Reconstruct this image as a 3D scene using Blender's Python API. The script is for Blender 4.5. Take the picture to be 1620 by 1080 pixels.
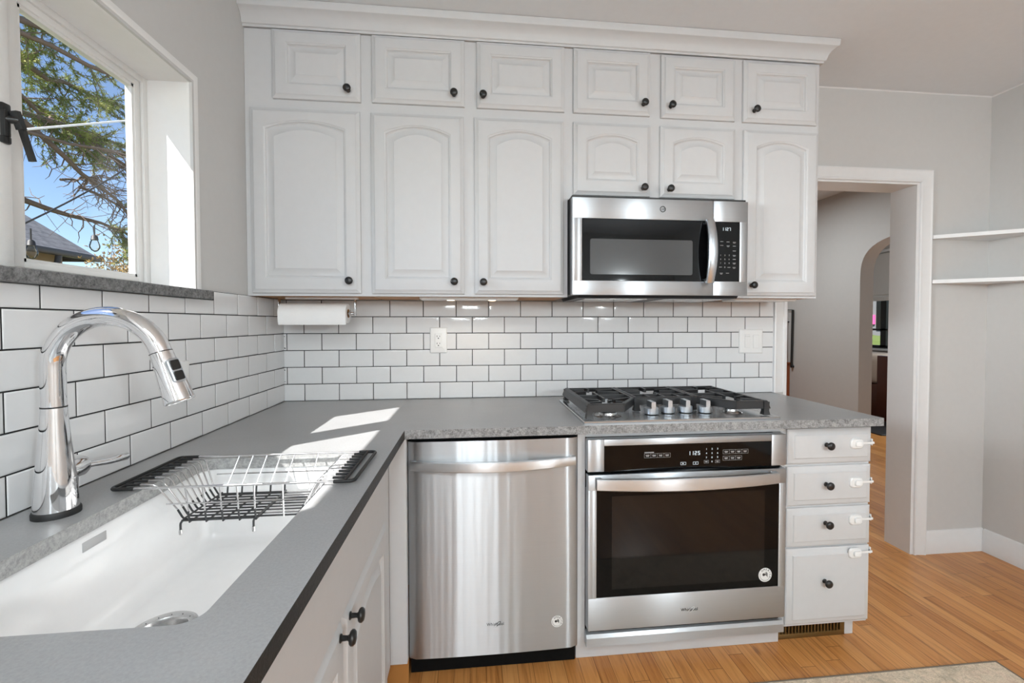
import bpy, bmesh, math, random
from mathutils import Vector, Matrix
R = math.radians
rnd = random.Random(7)
for o in list(bpy.data.objects):
    bpy.data.objects.remove(o)
SC = bpy.context.scene
COL = SC.collection

# ------------------------------------------------------------------ camera
F_PX, CX, CY = 720.03, 16.2, -12.1
CAM = Vector((0.8698, -2.1892, 1.2751))
YAW, PITCH, ROLL = -0.10752, -0.0247, -0.00103
f = Vector((-math.sin(YAW) * math.cos(PITCH), math.cos(YAW) * math.cos(PITCH), math.sin(PITCH)))
r0 = Vector((math.cos(YAW), math.sin(YAW), 0)); u0 = r0.cross(f)
r1 = r0 * math.cos(ROLL) + u0 * math.sin(ROLL); u1 = -r0 * math.sin(ROLL) + u0 * math.cos(ROLL)
cd = bpy.data.cameras.new('camera'); cam = bpy.data.objects.new('camera', cd); COL.objects.link(cam)
M = Matrix((r1, u1, -f)).transposed().to_4x4(); M.translation = CAM
cam.matrix_world = M
cd.sensor_fit = 'HORIZONTAL'; cd.sensor_width = 36.0
cd.lens = 36.0 * F_PX / 1620.0
cd.shift_x = -CX / 1620.0; cd.shift_y = CY / 1620.0
cd.clip_start = 0.02; cd.clip_end = 200
SC.camera = cam
# ------------------------------------------------------------------ light
SC.view_settings.view_transform = 'Standard'
SC.view_settings.look = 'None'
SC.view_settings.gamma = 1.0
SC.view_settings.use_curve_mapping = False
SC.view_settings.exposure = 0.16
SC.cycles.max_bounces = 10
SC.cycles.diffuse_bounces = 5
SC.cycles.glossy_bounces = 5
SC.cycles.transparent_max_bounces = 12
SC.cycles.use_denoising = True
SC.cycles.sample_clamp_indirect = 4.0
W = bpy.data.worlds.new('world'); SC.world = W; W.use_nodes = True
wn = W.node_tree.nodes; wn.clear()
wo = wn.new('ShaderNodeOutputWorld'); wb = wn.new('ShaderNodeBackground')
sky = wn.new('ShaderNodeTexSky'); sky.sky_type = 'NISHITA'; sky.sun_disc = False
SUN_DIR = Vector((1.0, 0.794, -1.5)).normalized()
sky.sun_elevation = math.asin(-SUN_DIR.z); sky.sun_rotation = math.atan2(-SUN_DIR.x, -SUN_DIR.y)
sky.altitude = 1600; sky.air_density = 1.0; sky.dust_density = 0.6; sky.ozone_density = 2.0
wb.inputs[1].default_value = 0.19
W.node_tree.links.new(sky.outputs[0], wb.inputs[0]); W.node_tree.links.new(wb.outputs[0], wo.inputs[0])

def lamp(name, kind, loc, direction, energy, color=(1, 1, 1), **kw):
    d = bpy.data.lights.new(name, kind); o = bpy.data.objects.new(name, d); COL.objects.link(o)
    o.location = loc; o.rotation_euler = Vector(direction).to_track_quat('-Z', 'Y').to_euler()
    d.energy = energy; d.color = color
    for k, v in kw.items(): setattr(d, k, v)
    return o
lamp('sun', 'SUN', (-6, -6, 9), SUN_DIR, 12.0, (1.0, 0.98, 0.95), angle=R(0.53))
# daylight coming through the openings of the rear wall, and unseen lamps added to brighten the rooms
DAY = (0.87, 0.96, 1.0)
lamp('rear_window_daylight', 'AREA', (0.78, -4.80, 1.95), (0, 1, 0), 50, DAY, shape='RECTANGLE', size=0.45, size_y=0.85)
lamp('kitchen_ceiling_fill', 'AREA', (0.75, -3.3, 2.44), (0, 0, -1), 32, DAY, shape='DISK', size=1.0)  # added area light under the ceiling behind the camera, no fixture there
lamp('rear_room_fill', 'POINT', (2.6, -3.8, 1.665), (0, 0, -1), 80, DAY, shadow_soft_size=0.1)  # added point light without a fixture, lifts the ceiling and the room
lamp('kitchen_window_fill', 'AREA', (-1.0, -1.95, 1.75), (4.65, 1.35, -0.5), 7, (0.93, 0.98, 1.0), shape='RECTANGLE', size=1.0, size_y=0.6, spread=R(46))  # extra fill added outside the window, beamed at the jamb and right wall
lamp('hall_ceiling_fill', 'AREA', (3.2, 1.7, 2.44), (0, 0, -1), 22, DAY, shape='DISK', size=0.5)  # unseen light added to brighten the hall
lamp('front_room_daylight', 'AREA', (6.9, 2.0, 1.5), (-1, 0, 0), 45, DAY, shape='RECTANGLE', size=1.2, size_y=1.2)

# ------------------------------------------------------------------ materials
def lin(c):
    return tuple(((x / 255) / 12.92 if x <= 10.3 else ((x / 255 + 0.055) / 1.055) ** 2.4) for x in c)
MATS = {}
class NM:
    """tiny node helper"""
    def __init__(s, name):
        s.m = bpy.data.materials.new(name); s.m.use_nodes = True
        s.t = s.m.node_tree; s.n = s.t.nodes; s.n.clear()
        s.out = s.n.new('ShaderNodeOutputMaterial'); MATS[name] = s.m
    def node(s, typ, **kw):
        nd = s.n.new(typ)
        for k, v in kw.items():
            if k[0] == 'i' and k[1:].isdigit(): nd.inputs[int(k[1:])].default_value = v
            else: setattr(nd, k, v)
        return nd
    def link(s, a, b): s.t.links.new(a, b)
    def coords(s, scale=(1, 1, 1), rot=(0, 0, 0), loc=(0, 0, 0)):
        g = s.node('ShaderNodeNewGeometry'); mp = s.node('ShaderNodeMapping')
        mp.inputs['Scale'].default_value = scale; mp.inputs['Rotation'].default_value = rot; mp.inputs['Location'].default_value = loc
        s.link(g.outputs['Position'], mp.inputs[0]); return mp.outputs[0]
    def noise(s, vec, scale, detail=4, rough=0.55, dist=0.0):
        nd = s.node('ShaderNodeTexNoise'); nd.inputs['Scale'].default_value = scale; nd.inputs['Detail'].default_value = detail
        nd.inputs['Roughness'].default_value = rough; nd.inputs['Distortion'].default_value = dist
        s.link(vec, nd.inputs['Vector']); return nd.outputs['Fac']
    def ramp(s, fac, stops, interp='LINEAR'):
        nd = s.node('ShaderNodeValToRGB'); cr = nd.color_ramp; cr.interpolation = interp
        while len(cr.elements) < len(stops): cr.elements.new(0.5)
        for e, (p, c) in zip(cr.elements, stops):
            e.position = p; e.color = (*c, 1) if len(c) == 3 else c
        s.link(fac, nd.inputs[0]); return nd.outputs[0]
    def mix(s, fac, a, b, blend='MIX'):
        nd = s.node('ShaderNodeMix', data_type='RGBA', blend_type=blend)
        for sock, v in ((nd.inputs[0], fac), (nd.inputs[6], a), (nd.inputs[7], b)):
            if hasattr(v, 'links'): s.link(v, sock)
            elif isinstance(v, (int, float)): sock.default_value = v
            else: sock.default_value = (*v, 1)
        return nd.outputs[2]
    def bump(s, h, strength=0.2, dist=0.002):
        nd = s.node('ShaderNodeBump'); nd.inputs['Strength'].default_value = strength; nd.inputs['Distance'].default_value = dist
        s.link(h, nd.inputs['Height']); return nd.outputs[0]
    def pbr(s, color, rough=0.5, metal=0.0, spec=0.5, normal=None, **kw):
        b = s.node('ShaderNodeBsdfPrincipled')
        def put(k, v):
            if hasattr(v, 'links'): s.link(v, b.inputs[k])
            elif isinstance(v, tuple) and len(v) == 3 and k != 'Tangent': b.inputs[k].default_value = (*v, 1)
            else: b.inputs[k].default_value = v
        put('Base Color', color); put('Roughness', rough); put('Metallic', metal); put('Specular IOR Level', spec)
        if normal is not None: s.link(normal, b.inputs['Normal'])
        for k, v in kw.items(): put(k.replace('_', ' '), v)
        s.link(b.outputs[0], s.out.inputs[0]); s.b = b; return b

def plain(name, color, rough=0.5, metal=0.0, spec=0.5, bump=None, **kw):
    s = NM(name); nrm = None
    v = s.coords()
    n = s.noise(v, 35, 3)
    c = s.mix(0.06, color, s.ramp(n, [(0.3, tuple(x * 0.8 for x in color)), (0.7, tuple(min(1, x * 1.15) for x in color))]))
    if bump: nrm = s.bump(s.noise(v, bump[0], 4), bump[1], bump[2])
    s.pbr(c, rough, metal, spec, nrm, **kw); return s.m

plain('cabinet_paint', (0.575, 0.578, 0.585), 0.48, bump=(60, 0.06, 0.001))
plain('trim_paint', (0.755, 0.758, 0.762), 0.35, bump=(40, 0.08, 0.001))
plain('wall_paint', (0.575, 0.568, 0.556), 0.6, bump=(90, 0.12, 0.001))
plain('hall_paint', (0.56, 0.535, 0.515), 0.65, bump=(90, 0.12, 0.001))
plain('ceiling_paint', (0.76, 0.785, 0.81), 0.7, bump=(50, 0.1, 0.001))
plain('plaster_white', (0.78, 0.775, 0.765), 0.6, bump=(30, 0.25, 0.002))
plain('old_window_paint', (0.72, 0.715, 0.70), 0.4, bump=(70, 0.35, 0.002))
plain('black_iron', (0.012, 0.012, 0.012), 0.32)
plain('cast_iron', (0.016, 0.016, 0.017), 0.42, bump=(600, 0.2, 0.0004))
plain('black_rubber', (0.01, 0.01, 0.01), 0.55)
plain('dark_vinyl', (0.035, 0.036, 0.038), 0.4)
plain('grout', (0.009, 0.009, 0.0095), 0.8)
plain('white_plastic', (0.80, 0.80, 0.79), 0.3)
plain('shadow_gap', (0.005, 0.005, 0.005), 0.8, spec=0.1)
plain('tile_glaze', (0.73, 0.733, 0.738), 0.07, spec=0.55)
plain('fireclay', (0.82, 0.82, 0.82), 0.12, spec=0.55)
plain('black_glass', (0.003, 0.003, 0.0033), 0.04, spec=0.18)
plain('oven_inner_glass', (0.004, 0.004, 0.0045), 0.06, spec=0.4)
plain('microwave_window', (0.055, 0.055, 0.056), 0.10, spec=0.5)
plain('grey_stamp', (0.42, 0.42, 0.42), 0.4)
plain('paper', (0.85, 0.85, 0.845), 0.9, bump=(160, 0.35, 0.0015))
plain('raw_wood', (0.42, 0.19, 0.05), 0.5)
plain('brass_vent', (0.20, 0.125, 0.045), 0.35, metal=0.7)
plain('dark_wood', (0.075, 0.018, 0.008), 0.3)
plain('orange_wood', (0.28, 0.07, 0.02), 0.3)
plain('linen', (0.56, 0.46, 0.38), 0.9)
plain('shade_cloth', (0.70, 0.68, 0.65), 0.9)
plain('chrome', (0.82, 0.82, 0.83), 0.045, metal=1.0)
plain('wire_chrome', (0.72, 0.72, 0.73), 0.2, metal=1.0)
plain('nickel', (0.57, 0.61, 0.65), 0.28, metal=1.0)
plain('drain_steel', (0.6, 0.6, 0.6), 0.25, metal=1.0)
plain('bark', (0.16, 0.115, 0.085), 0.9, bump=(25, 0.6, 0.02))
plain('house_wall', (0.42, 0.33, 0.22), 0.8)
plain('gutter', (0.05, 0.045, 0.045), 0.5)
plain('hedge_green', (0.07, 0.10, 0.02), 0.9)
plain('lawn', (0.09, 0.10, 0.035), 0.95)
plain('white_siding', (0.15, 0.15, 0.15), 0.8)
plain('pink_sign', (0.8, 0.1, 0.3), 0.6)
plain('white_cable', (0.7, 0.7, 0.68), 0.5)
plain('sticker_white', (0.78, 0.78, 0.77), 0.45)
plain('ink', (0.015, 0.015, 0.016), 0.5)
plain('print_grey', (0.45, 0.45, 0.45), 0.5)

def emit(name, color, strength):
    s = NM(name); e = s.node('ShaderNodeEmission'); e.inputs[0].default_value = (*color, 1); e.inputs[1].default_value = strength
    s.link(e.outputs[0], s.out.inputs[0])
emit('display_lit', (0.85, 0.95, 1.0), 1.0)
emit('lamp_warm', (1.0, 0.78, 0.5), 5.0)

# brushed stainless steel; the grain runs sideways so reflections stretch upright
def steel(name, col, rough, tangent=(0, 0, 1), grain=(4, 4, 900), wave=0, an=0.93):
    s = NM(name)
    v = s.coords(scale=grain)
    n = s.noise(v, 1.0, 3, 0.6)
    c = s.mix(0.10, col, s.ramp(n, [(0.3, tuple(x * 0.75 for x in col)), (0.7, tuple(min(1, x * 1.2) for x in col))]))
    nr = s.bump(s.noise(s.coords(scale=(7, 0.0, 0.25)), 1.0, 3, 0.55), 1.0, wave) if wave else None
    b = s.pbr(c, rough, 1.0, 0.5, nr, Anisotropic=an)
    cx = s.node('ShaderNodeCombineXYZ')
    for k in range(3): cx.inputs[k].default_value = tangent[k]
    s.link(cx.outputs[0], b.inputs['Tangent'])
steel('steel', (0.545, 0.575, 0.605), 0.38)
steel('steel_sheet', (0.50, 0.52, 0.54), 0.36, wave=0.004, an=1.0)
steel('steel_handle', (0.66, 0.69, 0.72), 0.30)
steel('cooktop_steel', (0.60, 0.62, 0.64), 0.24, (0, 1, 0), (900, 4, 4))

# grey honed stone top, rougher speckled edges
def stone(name, c0, c1, rough, fine, bump_s, veins=True):
    s = NM(name); v = s.coords()
    big = s.noise(v, 3.5, 5, 0.6, 0.6); small = s.noise(v, fine, 3, 0.7)
    col = s.mix(0.55, s.ramp(big, [(0.3, c0), (0.72, c1)]), s.ramp(small, [(0.32, c0), (0.68, c1)]))
    s.pbr(col, rough, 0, 0.45, s.bump(small, bump_s, 0.001))
stone('stone_top', (0.27, 0.272, 0.274), (0.365, 0.367, 0.37), 0.30, 220, 0.05)
def stone_edge(name, dark, light, pos):
    s = NM(name); v = s.coords()
    a = s.noise(v, 190, 4, 0.75); b2 = s.noise(v, 60, 4, 0.7)
    m = s.mix(0.45, s.ramp(a, [(pos - .12, dark), (pos + .14, light)]), s.ramp(b2, [(pos - .1, dark), (pos + .15, light)]))
    s.pbr(m, 0.5, 0, 0.5, s.bump(a, 0.5, 0.002))
stone_edge('stone_edge', (0.06, 0.06, 0.06), (0.40, 0.40, 0.40), 0.46)
stone_edge('stone_cut', (0.20, 0.20, 0.20), (0.44, 0.44, 0.43), 0.46)
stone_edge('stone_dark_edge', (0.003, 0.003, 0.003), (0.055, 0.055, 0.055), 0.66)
stone_edge('sill_edge', (0.035, 0.035, 0.035), (0.26, 0.26, 0.26), 0.48)

# strip oak floor, boards running front to back
def floor_mat():
    s = NM('oak_floor'); g = s.node('ShaderNodeNewGeometry')
    sp = s.node('ShaderNodeSeparateXYZ'); s.link(g.outputs['Position'], sp.inputs[0])
    def math_(op, a, b=None):
        nd = s.node('ShaderNodeMath', operation=op)
        for k, x in enumerate((a, b)):
            if x is None: continue
            if hasattr(x, 'links'): s.link(x, nd.inputs[k])
            else: nd.inputs[k].default_value = x
        return nd.outputs[0]
    wdt = 0.057
    row = math_('FLOOR', math_('DIVIDE', sp.outputs[0], wdt)); fx = math_('FRACT', math_('DIVIDE', sp.outputs[0], wdt))
    wr = s.node('ShaderNodeTexWhiteNoise', noise_dimensions='1D'); s.link(row, wr.inputs['W'])
    yy = math_('ADD', math_('DIVIDE', sp.outputs[1], 0.85), math_('MULTIPLY', wr.outputs['Value'], 7.3))
    seg = math_('FLOOR', yy); fy = math_('FRACT', yy)
    cmb = s.node('ShaderNodeCombineXYZ'); s.link(row, cmb.inputs[0]); s.link(seg, cmb.inputs[1])
    wn2 = s.node('ShaderNodeTexWhiteNoise', noise_dimensions='2D'); s.link(cmb.outputs[0], wn2.inputs['Vector'])
    tone = s.ramp(wn2.outputs['Value'], [(0.0, lin((170, 110, 60))), (0.35, lin((192, 134, 80))), (0.7, lin((207, 149, 94))), (1.0, lin((218, 166, 112)))])
    cv = s.node('ShaderNodeCombineXYZ'); s.link(math_('MULTIPLY', sp.outputs[0], 60.0), cv.inputs[0]); s.link(math_('MULTIPLY', sp.outputs[1], 2.6), cv.inputs[1]); s.link(math_('MULTIPLY', wn2.outputs['Value'], 40.0), cv.inputs[2])
    gr = s.noise(cv.outputs[0], 1.0, 6, 0.62, 1.2)
    col = s.mix(0.55, tone, s.ramp(gr, [(0.30, lin((120, 72, 36))), (0.5, lin((198, 140, 86))), (0.75, lin((216, 164, 110)))]))
    kv = s.node('ShaderNodeCombineXYZ'); s.link(math_('MULTIPLY', sp.outputs[0], 14.0), kv.inputs[0]); s.link(math_('MULTIPLY', sp.outputs[1], 5.0), kv.inputs[1])
    kn = s.noise(kv.outputs[0], 1.0, 2, 0.5, 0.4)
    col = s.mix(s.ramp(kn, [(0.70, (0, 0, 0)), (0.78, (0.55, 0.55, 0.55))]), col, lin((92, 54, 27)))
    col = s.mix(1.0, col, (1.0, 0.93, 0.76), 'MULTIPLY')
    gap = math_('MAXIMUM', math_('GREATER_THAN', math_('ABSOLUTE', math_('SUBTRACT', fx, 0.5)), 0.484), math_('GREATER_THAN', math_('ABSOLUTE', math_('SUBTRACT', fy, 0.5)), 0.4988))
    col = s.mix(math_('MULTIPLY', gap, 0.72), col, lin((66, 36, 16)))
    s.pbr(col, 0.30, 0, 0.5, s.bump(math_('SUBTRACT', gr, gap), 0.12, 0.001))
floor_mat()
def rug_mat():
    s = NM('rug_weave'); v = s.coords()
    w = s.node('ShaderNodeTexVoronoi'); w.inputs['Scale'].default_value = 260; s.link(v, w.inputs['Vector'])
    n = s.noise(v, 9, 4, 0.7, 1.5); n2 = s.noise(v, 26, 3, 0.7, 2.0)
    c = s.ramp(n, [(0.3, lin((186, 172, 150))), (0.5, lin((226, 206, 180))), (0.62, lin((232, 208, 184))), (0.8, lin((208, 172, 152)))])
    c = s.mix(0.35, c, s.ramp(n2, [(0.35, lin((160, 146, 128))), (0.6, lin((238, 222, 200)))]))
    c = s.mix(0.5, c, s.mix(1.0, c, s.ramp(w.outputs['Distance'], [(0.1, (0.5, 0.5, 0.5)), (0.6, (1, 1, 1))]), 'MULTIPLY'))
    s.pbr(c, 0.95, 0, 0.1, s.bump(w.outputs['Distance'], 0.6, 0.003))
rug_mat()
plain('rug_border', lin((122, 110, 96)), 0.95, bump=(260, 0.6, 0.003))
def leaf_mat():
    s = NM('needles'); v = s.coords(); n = s.noise(v, 2.2, 3, 0.6)
    c = s.ramp(n, [(0.30, lin((70, 80, 42))), (0.52, lin((118, 132, 60))), (0.70, lin((190, 188, 104)))])
    b = s.pbr(c, 0.7, 0, 0.2)
leaf_mat()
def dry_mat():
    s = NM('dry_leaves'); v = s.coords(); n = s.noise(v, 3, 3, 0.6)
    s.pbr(s.ramp(n, [(0.3, lin((110, 112, 62))), (0.6, lin((205, 168, 110)))]), 0.8, 0, 0.2)
dry_mat()
def shingle_mat():
    s = NM('shingles'); g = s.coords(scale=(1, 1, 1))
    sp = s.node('ShaderNodeSeparateXYZ'); s.link(g, sp.inputs[0])
    w = s.node('ShaderNodeMath', operation='MULTIPLY'); s.link(sp.outputs[2], w.inputs[0]); w.inputs[1].default_value = 11.0
    fr = s.node('ShaderNodeMath', operation='FRACT'); s.link(w.outputs[0], fr.inputs[0])
    n = s.noise(g, 7, 4, 0.7)
    c = s.mix(0.5, s.ramp(fr.outputs[0], [(0.0, (0.05, 0.05, 0.055)), (0.16, (0.21, 0.21, 0.22)), (1, (0.26, 0.26, 0.27))]), s.ramp(n, [(0.3, (0.10, 0.10, 0.11)), (0.7, (0.30, 0.29, 0.29))]))
    s.pbr(c, 0.9, 0, 0.2)
shingle_mat()
def pane_mat(name, fac, tint=(1, 1, 1)):
    s = NM(name); t = s.node('ShaderNodeBsdfTransparent'); t.inputs[0].default_value = (*tint, 1)
    gl = s.node('ShaderNodeBsdfGlossy'); gl.inputs['Roughness'].default_value = 0.02
    fr = s.node('ShaderNodeFresnel'); fr.inputs[0].default_value = fac
    mx = s.node('ShaderNodeMixShader'); s.link(fr.outputs[0], mx.inputs[0]); s.link(t.outputs[0], mx.inputs[1]); s.link(gl.outputs[0], mx.inputs[2])
    s.link(mx.outputs[0], s.out.inputs[0])
pane_mat('window_glass', 1.12)

# ------------------------------------------------------------------ mesh helpers
class MB:
    def __init__(s): s.bm = bmesh.new(); s.mi = 0
    def _mark(s, faces):
        for fc in faces: fc.material_index = s.mi
    def box(s, a, b, bev=0.0, seg=2):
        x0, x1 = sorted((a[0], b[0])); y0, y1 = sorted((a[1], b[1])); z0, z1 = sorted((a[2], b[2]))
        vs = [s.bm.verts.new(p) for p in ((x0, y0, z0), (x1, y0, z0), (x1, y1, z0), (x0, y1, z0), (x0, y0, z1), (x1, y0, z1), (x1, y1, z1), (x0, y1, z1))]
        fs = [s.bm.faces.new([vs[k] for k in q]) for q in ((0, 3, 2, 1), (4, 5, 6, 7), (0, 1, 5, 4), (1, 2, 6, 5), (2, 3, 7, 6), (3, 0, 4, 7))]
        s._mark(fs)
        if bev > 0:
            es = list({e for fc in fs for e in fc.edges})
            bev = min(bev, 0.49 * min(x1 - x0, y1 - y0, z1 - z0))
            r = bmesh.ops.bevel(s.bm, geom=es, offset=bev, segments=seg, affect='EDGES', profile=0.5)
            s._mark(r['faces'])
        return s
    def loops(s, L, cap0=True, cap1=True, closed=True):
        V = [[s.bm.verts.new(p) for p in lp] for lp in L]
        fs = []
        for A, B in zip(V, V[1:]):
            n = len(A)
            for k in range(n if closed else n - 1):
                q = [A[k], A[(k + 1) % n], B[(k + 1) % n], B[k]]
                fs.append(s.bm.faces.new(q))
        if cap0: fs.append(s.bm.faces.new(list(reversed(V[0]))))
        if cap1: fs.append(s.bm.faces.new(V[-1]))
        s._mark(fs); return s
    def tube(s, pts, r, n=10, cap=True):
        pts = [Vector(p) for p in pts]; m = len(pts)
        rs = r if isinstance(r, (list, tuple)) else [r] * m
        T = [((pts[min(k + 1, m - 1)] - pts[max(k - 1, 0)])).normalized() for k in range(m)]
        ref = Vector((0, 0, 1)) if abs(T[0].z) < 0.9 else Vector((1, 0, 0))
        nrm = (ref - T[0] * ref.dot(T[0])).normalized(); L = []
        for k in range(m):
            nrm = (nrm - T[k] * nrm.dot(T[k]))
            nrm = nrm.normalized() if nrm.length > 1e-6 else T[k].orthogonal().normalized()
            bn = T[k].cross(nrm)
            L.append([pts[k] + (nrm * math.cos(a) + bn * math.sin(a)) * rs[k] for a in [2 * math.pi * j / n for j in range(n)]])
        return s.loops(L, cap, cap)
    def cyl(s, a, b, ra, rb=None, n=24): return s.tube([a, b], [ra, ra if rb is None else rb], n)
    def lathe(s, c, axis, prof, n=28, cap0=True, cap1=True):
        c = Vector(c); ax = Vector(axis).normalized(); e1 = ax.orthogonal().normalized(); e2 = ax.cross(e1)
        L = [[c + ax * h + (e1 * math.cos(t) + e2 * math.sin(t)) * max(r, 1e-5) for t in [2 * math.pi * j / n for j in range(n)]] for r, h in prof]
        return s.loops(L, cap0, cap1)
    def prism(s, poly, vec):
        v = Vector(vec); return s.loops([[Vector(p) for p in poly], [Vector(p) + v for p in poly]])
    def bar(s, a, b, w, h, up=(0, 0, 1)):
        """rectangular bar along a-b, w across, h along up, centred"""
        a, b = Vector(a), Vector(b); t = (b - a).normalized(); u = Vector(up); u = (u - t * u.dot(t)).normalized(); c = t.cross(u)
        q = [c * (-w / 2) + u * (-h / 2), c * (w / 2) + u * (-h / 2), c * (w / 2) + u * (h / 2), c * (-w / 2) + u * (h / 2)]
        return s.loops([[a + k for k in q], [b + k for k in q]])
    def build(s, name, mat, parent=None, smooth=35, sharp_bevel=0):
        bmesh.ops.recalc_face_normals(s.bm, faces=s.bm.faces)
        me = bpy.data.meshes.new(name); s.bm.to_mesh(me); s.bm.free()
        for m in (mat if isinstance(mat, (list, tuple)) else [mat]): me.materials.append(MATS[m])
        if smooth:
            me.polygons.foreach_set('use_smooth', [True] * len(me.polygons)); me.set_sharp_from_angle(angle=R(smooth))
        o = bpy.data.objects.new(name, me); COL.objects.link(o)
        if parent is not None:
            o.parent = parent; me.transform(Matrix.Translation(-wloc(parent)))
        return o
def wloc(o):
    v = Vector((0, 0, 0))
    while o is not None: v = v + o.location; o = o.parent
    return v
def tag(o, label, cat, group=None):
    o['label'] = label; o['category'] = cat
    if group: o['group'] = group
    return o
def thing(name, label, cat, loc, group=None):
    o = bpy.data.objects.new(name, None); COL.objects.link(o); o.location = loc; o.empty_display_size = 0.05
    return tag(o, label, cat, group)
def recentre(o, loc):
    o.data.transform(Matrix.Translation(-Vector(loc))); o.location = loc; return o
def struct(name, mb, mat, smooth=35, **kw):
    o = mb.build(name, mat, None, smooth); o['kind'] = 'structure'; return o
def boxpart(name, a, b, mat, parent, bev=0.001, seg=1):
    return MB().box(a, b, bev, seg).build(name, mat, parent)
def text_mesh(body, size, centre, name, mat, parent, extrude=0.0004, squash=1.0, space=1.0, shear=0.0, rot=0.0):
    """lettering standing upright, facing the room (-y)"""
    cu = bpy.data.curves.new(name, 'FONT'); cu.body = body; cu.size = size; cu.align_x = 'CENTER'; cu.align_y = 'CENTER'; cu.extrude = extrude; cu.resolution_u = 3
    cu.space_character = space; cu.shear = shear
    tmp = bpy.data.objects.new(name, cu); me = bpy.data.meshes.new_from_object(tmp)
    bpy.data.objects.remove(tmp); bpy.data.curves.remove(cu)
    me.transform(Matrix.Translation(centre) @ Matrix.Rotation(R(90), 4, 'X') @ Matrix.Rotation(rot, 4, 'Z') @ Matrix.Diagonal((squash, 1, 1, 1)))
    return me
def add_mesh(mb, me):
    n0 = len(mb.bm.faces); mb.bm.from_mesh(me); bpy.data.meshes.remove(me); mb.bm.faces.ensure_lookup_table()
    mb._mark(mb.bm.faces[k] for k in range(n0, len(mb.bm.faces)))
def rrect(x0, y0, x1, y1, rad, n=6):
    """rounded rectangle, ccw list of 2-D points; rad is one number or four (x1y1, x0y1, x0y0, x1y0)"""
    rr = rad if isinstance(rad, (list, tuple)) else [rad] * 4; P = []
    for (cx, cy, a0, q) in ((x1 - rr[0], y1 - rr[0], 0, 0), (x0 + rr[1], y1 - rr[1], 90, 1), (x0 + rr[2], y0 + rr[2], 180, 2), (x1 - rr[3], y0 + rr[3], 270, 3)):
        for k in range(n + 1):
            a = R(a0 + 90 * k / n); P.append((cx + rr[q] * math.cos(a), cy + rr[q] * math.sin(a)))
    return P
def arc_pts(c, r, a0, a1, n, plane='xz'):
    out = []
    for k in range(n + 1):
        a = R(a0 + (a1 - a0) * k / n); p, q = r * math.cos(a), r * math.sin(a)
        out.append(Vector((c[0] + p, c[1], c[2] + q)) if plane == 'xz' else Vector((c[0] + p, c[1] + q, c[2])) if plane == 'xy' else Vector((c[0], c[1] + p, c[2] + q)))
    return out
def fillet(pts, r, n=5):
    pts = [Vector(p) for p in pts]; out = [pts[0]]
    for a, b, c in zip(pts, pts[1:], pts[2:]):
        d0 = (a - b); d1 = (c - b); q = min(r, d0.length * 0.49, d1.length * 0.49)
        p0 = b + d0.normalized() * q; p1 = b + d1.normalized() * q
        for k in range(n + 1):
            t = k / n; out.append(p0 * (1 - t) ** 2 + b * 2 * t * (1 - t) + p1 * t * t)
    out.append(pts[-1]); return out

FZ, CZ, HC = 0.02, 2.489, 0.914        # floor, ceiling, counter top
XR = 3.655                              # right wall of the kitchen
# ------------------------------------------------------------------ the setting
struct('floor', MB().box((-0.168, -4.9, FZ - 0.12), (7.2, 5.8, FZ)), 'oak_floor')
struct('ceiling', MB().box((-0.168, -4.9, CZ), (7.2, 5.8, CZ + 0.12)), 'ceiling_paint')
# back wall with the doorway
mb = MB(); mb.box((-0.002, 0.008, FZ), (2.467, 0.155, CZ)); mb.box((2.467, 0.008, 2.022), (3.232, 0.155, CZ)); mb.box((3.232, 0.008, FZ), (XR + 0.1, 0.155, CZ))
struct('wall_back', mb, 'wall_paint')
# left wall with the window opening (deep plaster reveal, softened edges)
YO0, YO1, ZO0, ZO1 = -1.90, -0.648, 1.365, 2.026
mb = MB(); xo = -0.170
mb.box((xo, -4.8, FZ), (0, 0.155, 1.350)); mb.box((xo, -4.8, 1.350), (0, YO0, CZ)); mb.box((xo, YO1, 1.350), (0, 0.155, CZ)); mb.box((xo, YO0, ZO1), (0, YO1, CZ))
wl = struct('wall_left', mb, 'wall_paint')
mb = MB()                                # plaster lining of the opening
def reveal_profile(y, z, dy, dz):
    pts = []
    for k in range(7):
        a = R(90 * k / 6); rr = 0.018
        pts.append((0.0015 - rr + rr * math.sin(a), rr - rr * math.cos(a)))
    return pts
rp = reveal_profile(0, 0, 0, 0)          # (x, how far back from the opening edge)
prof = [(-0.142, 0.0)] + rp + [(0.0015, 0.03)]
mb.loops([[Vector((x, YO1 - 0.002 + b, ZO0)) for x, b in prof], [Vector((x, YO1 - 0.002 + b, ZO1 - 0.002 + b)) for x, b in prof],
          [Vector((x, YO0 + 0.002 - b, ZO1 - 0.002 + b)) for x, b in prof], [Vector((x, YO0 + 0.002 - b, ZO0)) for x, b in prof]], False, False, closed=False)
struct('trim_1', mb, 'plaster_white', 40)
struct('wall_right', MB().box((XR, -4.8, FZ), (XR + 0.1, 0.0079, CZ)), 'wall_paint')
mb = MB(); yr = -4.7
for x0, x1 in ((-0.24, 0.58), (0.66, 0.72), (0.80, 0.855), (0.97, XR + 0.1)): mb.box((x0, yr - 0.08, FZ), (x1, yr, CZ))
for x0, x1 in ((0.58, 0.66), (0.72, 0.80), (0.855, 0.97)): mb.box((x0, yr - 0.08, FZ), (x1, yr, 1.55)); mb.box((x0, yr - 0.08, 2.35), (x1, yr, CZ))
struct('wall_rear', mb, 'wall_paint')
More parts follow.
